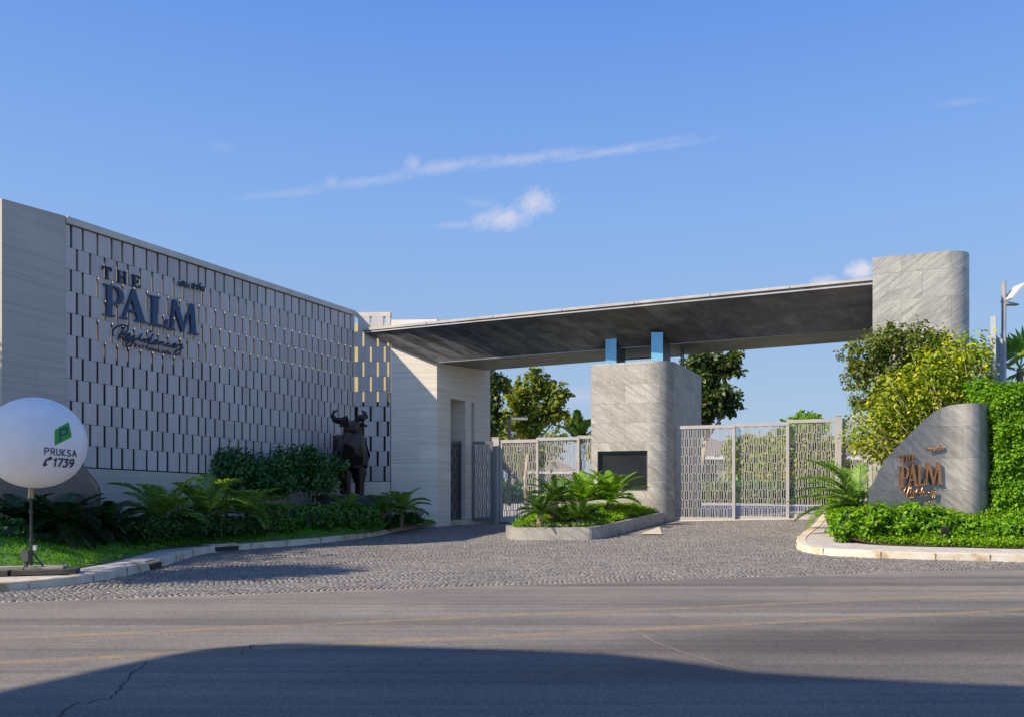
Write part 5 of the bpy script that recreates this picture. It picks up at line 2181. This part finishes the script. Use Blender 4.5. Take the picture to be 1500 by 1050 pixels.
def hedge_blobs(px, Y0, Y1, h_px, r=None):
    out = []
    for k, (x, yt, yb) in enumerate(px):
        t = k / max(1, len(px) - 1)
        Y = Y0 + (Y1 - Y0) * t
        out.append(pblob(x, (yt + yb) / 2, h_px, (yb - yt) / 2 * 1.1, Y, 0.45))
    return out


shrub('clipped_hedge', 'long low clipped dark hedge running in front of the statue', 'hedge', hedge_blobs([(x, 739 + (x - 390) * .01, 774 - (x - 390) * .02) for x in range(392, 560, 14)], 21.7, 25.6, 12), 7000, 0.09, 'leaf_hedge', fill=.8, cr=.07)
shrub('low_hedge', 'low dark planting below the feathery palms', 'hedge', hedge_blobs([(x, 757, 787 - (x - 195) * .055) for x in range(195, 392, 16)], 18.5, 21.5, 13), 6500, 0.085, 'leaf_dark', fill=.8, cr=.07)
shrub('leafy_shrub', 'blue green leafy shrub at the left edge behind the balloon pole', 'shrub', [pblob(-20, 785, 36, 32, 16.6), pblob(20, 788, 30, 26, 16.4), pblob(60, 792, 26, 18, 16.5)], 3000, 0.10, 'leaf_shade', fill=.7)
shrub('low_shrub', 'low leafy mound at the foot of the portal corner', 'shrub', [pblob(600, 757, 22, 8, 27.4, .4), pblob(560, 764, 24, 9, 26.8, .4)], 1500, 0.09, 'leaf_dark', fill=.75)
for (xc, blobs, lab) in ((333, [(318, 688, 28, 24), (345, 676, 24, 22), (332, 700, 34, 18)], 'small dark tree with open stem, left of three by the screen wall'),
                         (398, [(385, 684, 28, 24), (412, 680, 28, 24), (398, 704, 36, 18)], 'small dark tree in the middle of three by the screen wall'),
                         (462, [(446, 682, 28, 26), (476, 686, 24, 24), (462, 704, 36, 18)], 'small dark tree nearest the statue, last of three by the wall')):
    Yt = 24.2 + (xc - 333) * 0.012
    tree('small_tree', lab, 'tree', gat(xc, 760, Yt), [pblob(x, y, rx, ry, Yt) for x, y, rx, ry in blobs], 3200, 0.13, 'leaf_shade', 'bark', 0.045, 'small trees along the screen wall', fill=.3, cr=.2)
# ground planting dark mass under the small trees
# right garden ---------------------------------------------------
zR = lambda X, Y: G(X, Y) + KH + max(0.0, min(0.5, (Y - 19.3) * 0.33))
bed_front = densify(line_hits([(1222, 779), (1207, 785), (1216, 791), (1260, 796), (1330, 799), (1420, 801), (1500, 803), (1620, 805)], KH), smooth=2)
bed_poly = bed_front + [(16.5, 21.4), (12.0, 21.0), (9.1, 21.6), (9.0, 24.5)]
sheet('bed_soil', bed_poly + [], 0.0, 'soil', 0.6, zf=lambda x, y: max(zR(x, y) - 0.02, G(x, y) + KH + 0.004))
q = surf_leaves(bed_poly, lambda x, y: zR(x, y) + random.uniform(0, .13), 24000, 0.075)
tag(quads_obj('ground_cover', q, 'leaf_cover'), 'low bright ground cover along the right hand kerb', 'ground cover', kind='stuff')
GS = 'leafy shrubs below the bronze sign'
row = [(1248, 764, 26, 18, 20.2, 'leafy green shrub at the left end of the sign bed'), (1290, 758, 26, 18, 20.0, 'leafy shrub below the first bronze letters, second from the left end'),
       (1330, 757, 26, 18, 20.1, 'leafy shrub directly below the bronze script word'), (1372, 762, 26, 18, 20.1, 'leafy shrub behind the small ground spotlight'),
       (1412, 772, 24, 15, 20.2, 'lower leafy shrub beneath the bright curve of the sign wall'), (1452, 776, 24, 15, 20.0, 'low leafy shrub at the foot of the tall hedge'), (1490, 770, 24, 20, 19.9, 'leafy shrub at the right edge of the picture')]
for x, y, rx, ry, Yt, lab in row:
    shrub('leafy_shrub', lab, 'shrub', [pblob(x, y, rx, ry, Yt, .42), pblob(x + random.uniform(-8, 8), y - 4, rx * .7, ry * .95, Yt - .1, .4), pblob(x - 14, y + 10, rx * .7, ry * .7, Yt - .35, .3)], 1900, 0.115, 'leaf_hedge_lit', GS, fill=.7, wid=.5, cr=.12)
# tall clipped hedge wall
th = thing('tall_hedge', 'tall clipped bright green hedge at the right edge', 'hedge', at(1500, 745, 20.8))
ha, hb_ = at(1459, 565, 20.75), at(1660, 545, 20.4)
hdr = Vector((hb_.x - ha.x, hb_.y - ha.y, 0))
hl = hdr.length
hdr.normalize()
hn = Vector((hdr.y, -hdr.x, 0))
nH = 30000
S_ = rng.uniform(0, 1, nH)
T_ = rng.uniform(0, 1, nH)
kind_ = rng.uniform(0, 1, nH)
zlo, zhi = 0.5, ha.z
P = np.zeros((nH, 3))
N = np.zeros((nH, 3))
lump = lambda a, b_: 0.06 * np.sin(a * 7 + b_ * 3) + 0.05 * np.sin(a * 3.1 - b_ * 8) + rng.normal(size=nH) * 0.035
dpt = 1.3
for msk, f in ((kind_ < .72, 0), ((kind_ >= .72) & (kind_ < .86), 1), (kind_ >= .86, 2)):
    a_, b_ = S_ * hl, zlo + (zhi - zlo) * T_
    if f == 0:
        pos = np.array(ha)[None] + np.outer(a_, hdr) + np.outer(lump(a_, b_), hn)
        pos[:, 2] = b_ + rng.normal(size=nH) * .02
        nm = np.array(hn)
    elif f == 1:
        pos = np.array(ha)[None] + np.outer(lump(S_ * 2, b_) - 0.0, hdr) - np.outer(S_ * dpt, hn)
        pos[:, 2] = b_
        nm = -np.array(hdr)
    else:
        pos = np.array(ha)[None] + np.outer(a_, hdr) - np.outer(T_ * dpt, hn)
        pos[:, 2] = zhi + lump(a_, T_ * 2)
        nm = np.array([0, 0, 1.0])
    P[msk] = pos[msk]
    N[msk] = nm
quads_obj('foliage', leaves_at(P, N, .095, .6), 'leaf_hedge_lit', th)
mb = MB()
c_ = ha + hdr * (hl / 2 + .08) - hn * (dpt / 2 + .04)
mb.box((c_.x, c_.y, (zlo + zhi) / 2 - .12), (hl - .06, dpt - .06, zhi - zlo), hdr, hn)
mb.build('branches', 'core_leafy', th)
shrub('leafy_bush', 'small bright bush on top of the sign wall behind its right end', 'bush', [pblob(1434, 572, 22, 18, 22.2), pblob(1446, 588, 16, 16, 22.2)], 1500, 0.09, 'leaf_hedge_lit', fill=.7)

# big yellow-green shrub with fanning stems
TY = 22.9
yb = [(1410, 520, 42, 34), (1365, 540, 44, 32), (1320, 575, 44, 32), (1290, 610, 40, 28), (1268, 640, 28, 22), (1330, 625, 44, 34), (1385, 570, 40, 36), (1425, 550, 26, 34), (1295, 655, 30, 24), (1345, 590, 40, 34)]
ys_ = thing('yellow_shrub', 'big yellow green shrub with fanning pale stems above the sign wall', 'shrub', at(1352, 700, TY))
blobs = [pblob(x, y, rx, ry, TY, .75) for x, y, rx, ry in yb]
P, N = blob_points(blobs, 9000, .25, 9, .2)
quads_obj('foliage', leaves_at(P, N, .125, .5), 'leaf_yellow', ys_)
mb = MB()
for x, y, rx, ry in yb:
    for k in range(5):
        foot_ = at(1352 + random.uniform(-16, 70), 690, TY + random.uniform(-.2, .3))
        e = at(x + random.uniform(-rx, rx) * .8, y + random.uniform(-ry, ry) * .8, TY + random.uniform(-.6, .3))
        m_ = foot_.lerp(e, .55) + Vector((random.uniform(-.1, .1), 0, random.uniform(0, .15)))
        mb.tube([foot_, m_, e], [.024, .017, .006], 5)
for k in range(20):
    x0 = random.uniform(1330, 1432)
    foot_ = at(x0, 690 - (x0 - 1330) * .8, TY - .2)
    an = R(random.uniform(100, 152) - (x0 - 1330) * .42)
    ln_ = random.uniform(55, 125)
    e = at(x0 + ln_ * math.cos(an), foot_ and (690 - (x0 - 1330) * .8) - ln_ * math.sin(an), TY - random.uniform(.35, .6))
    m_ = foot_.lerp(e, .5) + Vector((random.uniform(-.05, .05), -.05, random.uniform(0, .08)))
    mb.tube([foot_, m_, e], [.012, .010, .004], 5)
mb.build('stems', 'bark_pale', ys_, smooth=True)
tree('olive_tree', 'dark olive tree rising behind the yellow shrub in front of the pier', 'tree', gat(1300, 700, 23.6), [pblob(x, y, rx, ry, 23.7, .6) for x, y, rx, ry in ((1275, 520, 32, 32), (1300, 500, 26, 22), (1338, 505, 26, 34), (1258, 548, 18, 26), (1262, 585, 16, 14), (1372, 505, 22, 22), (1310, 545, 26, 22))], 4800, 0.125, 'leaf_olive', 'bark', .07, fill=.35, cr=.2)
# feathery palm by the gate
palm('feather_palm', 'soft feathery palm leaning over the kerb in front of the right gate post', 'palm', gat(1258, 775, 21.6, KH + .1), 22, 1.7, 'leaf_areca', 0.34, 0.020, (0.15, 1.4), 1.05, 36, 0.55, .07, .25, None, azs=[2.6, 3.3, 2.0, 1.2, 0.4, 2.9, 3.6, -0.3, 1.6])
# ground spotlight
gp = at(1383, 795, 19.45)
gp = Vector((gp.x, gp.y, zR(gp.x, gp.y)))
spot = thing('ground_spotlight', 'small black ground spotlight in the right flower bed', 'spotlight', gp)
mb = MB()
mb.tube([gp, gp + Vector((0, 0, .14))], .02, 8)
mb.build('stake', 'steel_dark', spot)
mb = MB()
mb.box(gp + Vector((0, 0, .24)), (.17, .12, .20), (1, 0, 0), (0, .95, .3), (0, -.3, .95))
mb.build('housing', 'steel_dark', spot)
mb = MB()
mb.box(gp + Vector((0, -.062, .26)), (.12, .012, .13), (1, 0, 0), (0, .95, .3), (0, -.3, .95))
mb.build('lens', 'house_glass', spot)

# lamp post with solar panel, mesh fence, fan palm behind the hedge
lp = thing('solar_lamp_post', 'slim grey lamp post with tilted solar panel beyond the hedge', 'street lamp', gat(1471, 700, 25.0))
Yl = 25.0
mb = MB()
p0_, p1_ = at(1470.5, 720, Yl), at(1470.5, 413, Yl)
mb.tube([p0_, p1_], [.075, .065], 8)
mb.build('pole', 'steel_grey', lp, smooth=True)
mb = MB()
a, b_ = at(1472, 440, Yl), at(1490, 420, Yl)
d = (b_ - a).normalized()
mb.box((a + b_) / 2 + Vector((0, -.1, 0)), ((b_ - a).length * 1.15, .55, .04), d, (0, 1, 0), d.cross(Vector((0, 1, 0))))
mb.build('solar_panel', 'lamp_white', lp)
mb = MB()
mb.bar(at(1471, 431, Yl), at(1478, 431, Yl), .03, .03)
mb.build('bracket', 'steel_grey', lp)
mb = MB()
a, b_ = at(1472, 445, Yl), at(1491, 446, Yl)
mb.hexa([a + Vector((0, -.13, -.04)), b_ + Vector((0, -.09, -.03)), b_ + Vector((0, .09, -.03)), a + Vector((0, .13, -.04))],
        [a + Vector((0, -.10, .05)), b_ + Vector((0, -.05, 0.01)), b_ + Vector((0, .05, 0.01)), a + Vector((0, .10, .05))])
mb.build('lamp_head', 'steel_grey', lp)
mf = thing('mesh_fence', 'grey steel mesh fence panels behind the tall hedge', 'fence', gat(1462, 640, 23.5))
fa, fb2 = at(1455, 464, 23.0), at(1472, 500, 26.5)
fd2 = Vector((fb2.x - fa.x, fb2.y - fa.y, 0)).normalized()
fl_ = (Vector((fb2.x - fa.x, fb2.y - fa.y, 0))).length
for s in (0, fl_ * .55, fl_ * .8):
    mb = MB()
    q = fa + fd2 * s
    mb.box((q.x, q.y, (fa.z + .8) / 2 - s * .06), (.13, .13, fa.z - .8 - s * .12), fd2, (-fd2.y, fd2.x, 0))
    mb.build('post', 'steel_grey', mf)
mb = MB()
for k in range(64):
    q = fa + fd2 * (fl_ * .8 * (k + .5) / 64)
    mb.box((q.x, q.y, (fa.z + 1.0) / 2 - .15), (.02, .02, fa.z - 1.4))
for k in range(56):
    z = 1.2 + (fa.z - 1.6) * k / 56
    q = fa + fd2 * (fl_ * .4)
    mb.box((q.x, q.y, z), (fl_ * .8, .016, .016), fd2, (-fd2.y, fd2.x, 0))
mb.build('mesh', 'mesh_metal', mf)
mb = MB()
q = at(1447, 530, 22.9)
mb.box((q.x, q.y, q.z - .5), (.05, .05, 1.2))
mb.bar(at(1447, 530, 22.9), at(1455, 530, 23.0), .05, .05)
mb.build('brace', 'steel_grey', mf)


def fan_palm(name, label, base, crown, n, r_, leaf):
    t = thing(name, label, 'palm', base)
    mb = MB()
    mb.tube([base, Vector(base).lerp(Vector(crown), .5), crown], [.16, .12, .09], 8)
    mb.build('trunk', 'bark', t, smooth=True)
    qs = []
    c0 = np.array(crown)
    for i in range(n):
        az = i * 2.4
        el = -0.3 + 1.5 * (i + .5) / n
        d = np.array([math.cos(el) * math.cos(az), math.cos(el) * math.sin(az), math.sin(el)])
        hub = c0 + d * r_ * .55
        s = unit(np.cross(d, np.array([0, 0, 1.0]) + rng.normal(size=3) * .3))
        for k in range(15):
            a = (k - 7) / 7 * 1.5
            dd = unit(d * math.cos(a) + s * math.sin(a) + np.array([0, 0, -.15]))
            w = unit(np.cross(dd, np.cross(d, s))) * r_ * .045
            l_ = r_ * .75 * (1 - .15 * abs(a))
            qs.append([hub, hub + dd * l_ * .55 + w, hub + dd * l_ + np.array([0, 0, -.1 * l_]), hub + dd * l_ * .55 - w])
        w = s * .02
        qs.append([c0 - w, c0 + w, hub + w, hub - w])
    quads_obj('crown', np.array(qs), leaf, t)
    return t


fan_palm('fan_palm', 'yellow green fan palm above the hedge at the right edge', gat(1496, 700, 26), at(1494, 540, 26), 16, 1.15, 'leaf_areca')

# ---------------------------------------------------------------- estate beyond the gates
BG = 'trees beyond the gates'
tree('broad_tree', 'large leafy tree seen under the canopy between portal and guardhouse', 'tree', gat(772, 700, 40), [pblob(x, y, rx, ry, 40) for x, y, rx, ry in ((784, 560, 20, 20), (762, 582, 19, 18), (815, 580, 18, 18), (750, 612, 18, 17), (784, 603, 22, 18), (818, 610, 16, 14), (772, 630, 22, 12), (742, 566, 9, 12), (738, 635, 14, 10))], 5000, .23, 'leaf_tree', 'bark_pale', .10, BG, fill=.15, cr=.17, wid=.6, sat=5)
tree('slender_tree', 'dark tree partly hidden by the right end of the portal wall', 'tree', gat(716, 700, 38), [pblob(x, y, rx, ry, 38) for x, y, rx, ry in ((714, 560, 14, 24), (722, 590, 11, 18), (716, 620, 16, 20), (735, 560, 9, 12))], 3600, .22, 'leaf_tree_dark', 'bark', .11, BG, fill=.25, cr=.24)
tree('broad_tree', 'dark tree with a pale limb standing behind the guardhouse', 'tree', gat(1022, 700, 36), [pblob(x, y, rx, ry, 36) for x, y, rx, ry in ((1035, 535, 32, 24), (1068, 535, 20, 20), (1020, 565, 26, 26), (1050, 585, 30, 22), (1075, 590, 14, 18), (1020, 605, 26, 18))], 5600, .22, 'leaf_tree_dark', 'bark_pale', .12, BG, fill=.2, cr=.17, wid=.6, sat=5)
palm('coconut_palm', 'small green palm above the left gate beside the guardhouse', 'palm', gat(848, 700, 44), 16, 1.9, 'leaf_sago_lit', .5, .10, (.2, 1.45), .9, 20, 2.9, .14, .3)
for x, yt, Yt, rx, lab in ((1098, 640, 46, 34, 'rounded green tree seen through the first right gate panel'), (1140, 640, 44, 36, 'leafy tree with brown trunk seen through the middle right gate panel'), (1185, 632, 42, 40, 'leafy tree with pinkish trunks seen through the tall right gate panel'), (1222, 668, 46, 26, 'small tree seen through the short fence panel')):
    tree('garden_tree', lab, 'tree', gat(x, 730, Yt), [pblob(x - rx * .4, yt + 22, rx * .7, 24, Yt), pblob(x + rx * .4, yt + 26, rx * .7, 24, Yt), pblob(x, yt + 50, rx, 24, Yt), pblob(x, yt + 8, rx * .5, 16, Yt)], 3400, .26, 'leaf_tree', 'bark_red', .14, 'trees behind the right gate', fill=.25, cr=.22)
for i, (x, yt, rx, Yt, lab) in enumerate(((1062, 700, 60, 41, 'clipped hedge behind the first right gate panel'), (1150, 702, 60, 40, 'clipped hedge behind the middle right gate panel'), (790, 700, 70, 46, 'clipped hedge behind the left gate'), (1230, 700, 40, 39, 'clipped hedge behind the tall right gate panel'))):
    shrub('estate_hedge', lab, 'hedge', [pblob(x + d, yt + 22, 20, 22, Yt, .7) for d in np.linspace(-rx, rx, 7)], 2600, .18, 'leaf_hedge', 'hedges beyond the gates', fill=.8, cr=.08)
for x, y, rx, ry, Yt, lab in ((1180, 622, 30, 14, 70, 'bright treetop just above the right gate'), (905, 650, 40, 30, 60, 'distant bush behind the left gate panels'), (760, 665, 60, 30, 60, 'distant tree mass behind the portal')):
    tree('distant_tree', lab, 'tree', gat(x, 720, Yt), [pblob(x - rx * .5, y, rx * .6, ry, Yt), pblob(x + rx * .5, y, rx * .6, ry, Yt), pblob(x, y - 2, rx * .6, ry, Yt)], 1800, .4, 'leaf_cover' if rx == 30 else 'leaf_tree', 'bark', .2, 'far trees', fill=.3)


def house(name, label, x0, x1, y_eave, y_ridge, Y, dep, ov=0.5):
    a, b_ = at(x0, y_eave, Y), at(x1, y_eave, Y)
    zr = z_on(x0, y_ridge, Y)
    zb_ = G(a.x, Y)
    t = thing(name, label, 'house', ((a.x + b_.x) / 2, Y + dep / 2, zb_))
    mb = MB()
    mb.box(((a.x + b_.x) / 2, Y + dep / 2, (zb_ + a.z) / 2), (b_.x - a.x - 2 * ov, dep - 2 * ov, a.z - zb_ + .2))
    w = mb.build('wall', 'house_wall', t)
    mb = MB()
    ins = min(dep / 2, (b_.x - a.x) / 2 - .2)
    e = [Vector((a.x, Y, a.z)), Vector((b_.x, Y, a.z)), Vector((b_.x, Y + dep, a.z)), Vector((a.x, Y + dep, a.z))]
    r0, r1 = Vector((a.x + ins, Y + dep / 2, zr)), Vector((b_.x - ins, Y + dep / 2, zr))
    mb.face([e[0], e[1], r1, r0])
    mb.face([e[1], e[2], r1])
    mb.face([e[2], e[3], r0, r1])
    mb.face([e[3], e[0], r0])
    mb.face(e[::-1])
    mb.build('roof', 'roof_tile', t)
    mb = MB()
    mb.box(((a.x + b_.x) / 2, Y - .02, a.z - .10), (b_.x - a.x, .06, .22))
    mb.build('fascia', 'house_white', t)
    nW = max(2, int((b_.x - a.x) / 3))
    for i in range(nW):
        for zf in (0.32, 0.74):
            xw = a.x + ov + (b_.x - a.x - 2 * ov) * (i + .5) / nW
            zw = zb_ + (a.z - zb_) * zf
            mb = MB()
            mb.box((xw, Y + ov - .03, zw), (1.5, .08, 1.5))
            f = mb.build('window', 'house_white', t)
            mb = MB()
            mb.box((xw, Y + ov - .08, zw), (1.3, .04, 1.3))
            mb.build('pane', 'house_glass', f)
    return t


house('estate_house', 'grey roofed house seen through the first right gate panels', 1002, 1128, 668, 634, 62, 12)
house('estate_house', 'grey roofed house behind the short fence panel near the yellow shrub', 1205, 1330, 668, 630, 58, 12)
house('estate_house', 'pale house seen through the left gate panels', 740, 850, 690, 660, 80, 10)
# L-shaped lamp inside
ll = thing('street_lamp', 'dark L shaped lamp post above the left gate', 'street lamp', gat(746, 700, 36))
mb = MB()
a, b_ = at(746, 740, 36), at(746, 612, 36)
mb.bar(a, b_, .16, .16, side=(1, 0, 0))
mb.build('post', 'steel_dark', ll)
mb = MB()
mb.bar(at(748.8, 613, 36), at(773, 613, 36), .10, .14)
mb.build('lamp_arm', 'steel_grey', ll)
# estate road behind the gates
er = [gline(980, -1.2), gline(1240, -1.2), (18, 40), (10, 48), (3, 44)]
sheet('estate_road', er, 0.02, 'paver', 1.5)
sheet('estate_road_left', [gline(733, -1.2), gline(900, -1.2), (6, 44), (-2, 48)], 0.012, 'paver', 1.5)

# ---------------------------------------------------------------- off-frame neighbours whose shade falls into view
sh_px = [(-40, 1041), (0, 1026), (120, 998), (240, 970), (330, 951), (380, 943), (430, 941), (560, 945), (760, 951), (900, 957), (1000, 968), (1100, 983), (1300, 995), (1500, 1003), (1640, 1008)]
HR = 9.0
sS = HR / -SUN.z
edge = []
for x, y in sh_px:
    p = hit(x, y)
    edge.append((p.x - SUN.x * sS, p.y - SUN.y * sS))
roof_poly = edge + [(edge[-1][0] + 1.5, edge[-1][1] - 4.0), (edge[-1][0] + 1.0, -12.0), (-19, -12.0), (edge[0][0] - 3, edge[0][1] - 3.0)]
nb = thing('street_building', 'low building with a curved overhanging roof behind the viewer', 'building', (-11, -6, 0))
mb = MB()
mb.prism(roof_poly, HR - .35, HR)
mb.build('roof', 'house_wall', nb)
mb = MB()
mb.prism([(-16, -11), (-6, -11), (-7.2, -2.5), (-15, -2.5)], 0, HR - .36)
mb.build('wall', 'house_wall', nb)
mb = MB()
mb.prism([(-17, -12), (-3.5, -12), (-3.5, -5.2), (-17, -5.2)], HR + .01, HR + 5.5)
mb.build('sky_blocker', 'house_wall', nb)  # unseen block added to cut sky light on the foreground road
bt = bc - SUN * 4.6
tree('round_tree', 'round dense street tree left of the balloon', 'tree', (bt.x - .2, bt.y, G(bt.x, bt.y)), [(bt.x, bt.y, bt.z, 1.0, 1.0, .95)], 9000, .16, 'leaf_dark', 'bark', .1, fill=.1, cr=.3)

tm = Vector((-9.6, 17.4, 1.2)) - SUN * 7.2
tree('street_tree', 'wide dense street tree shading the dark stone monument', 'tree', (tm.x - .4, tm.y, G(tm.x, tm.y)), [(tm.x, tm.y, tm.z, 2.1, 2.1, 1.7), (tm.x - 1.6, tm.y - .9, tm.z - .6, 1.7, 1.7, 1.3)], 12000, .2, 'leaf_dark', 'bark', .14, fill=.1, cr=.3)
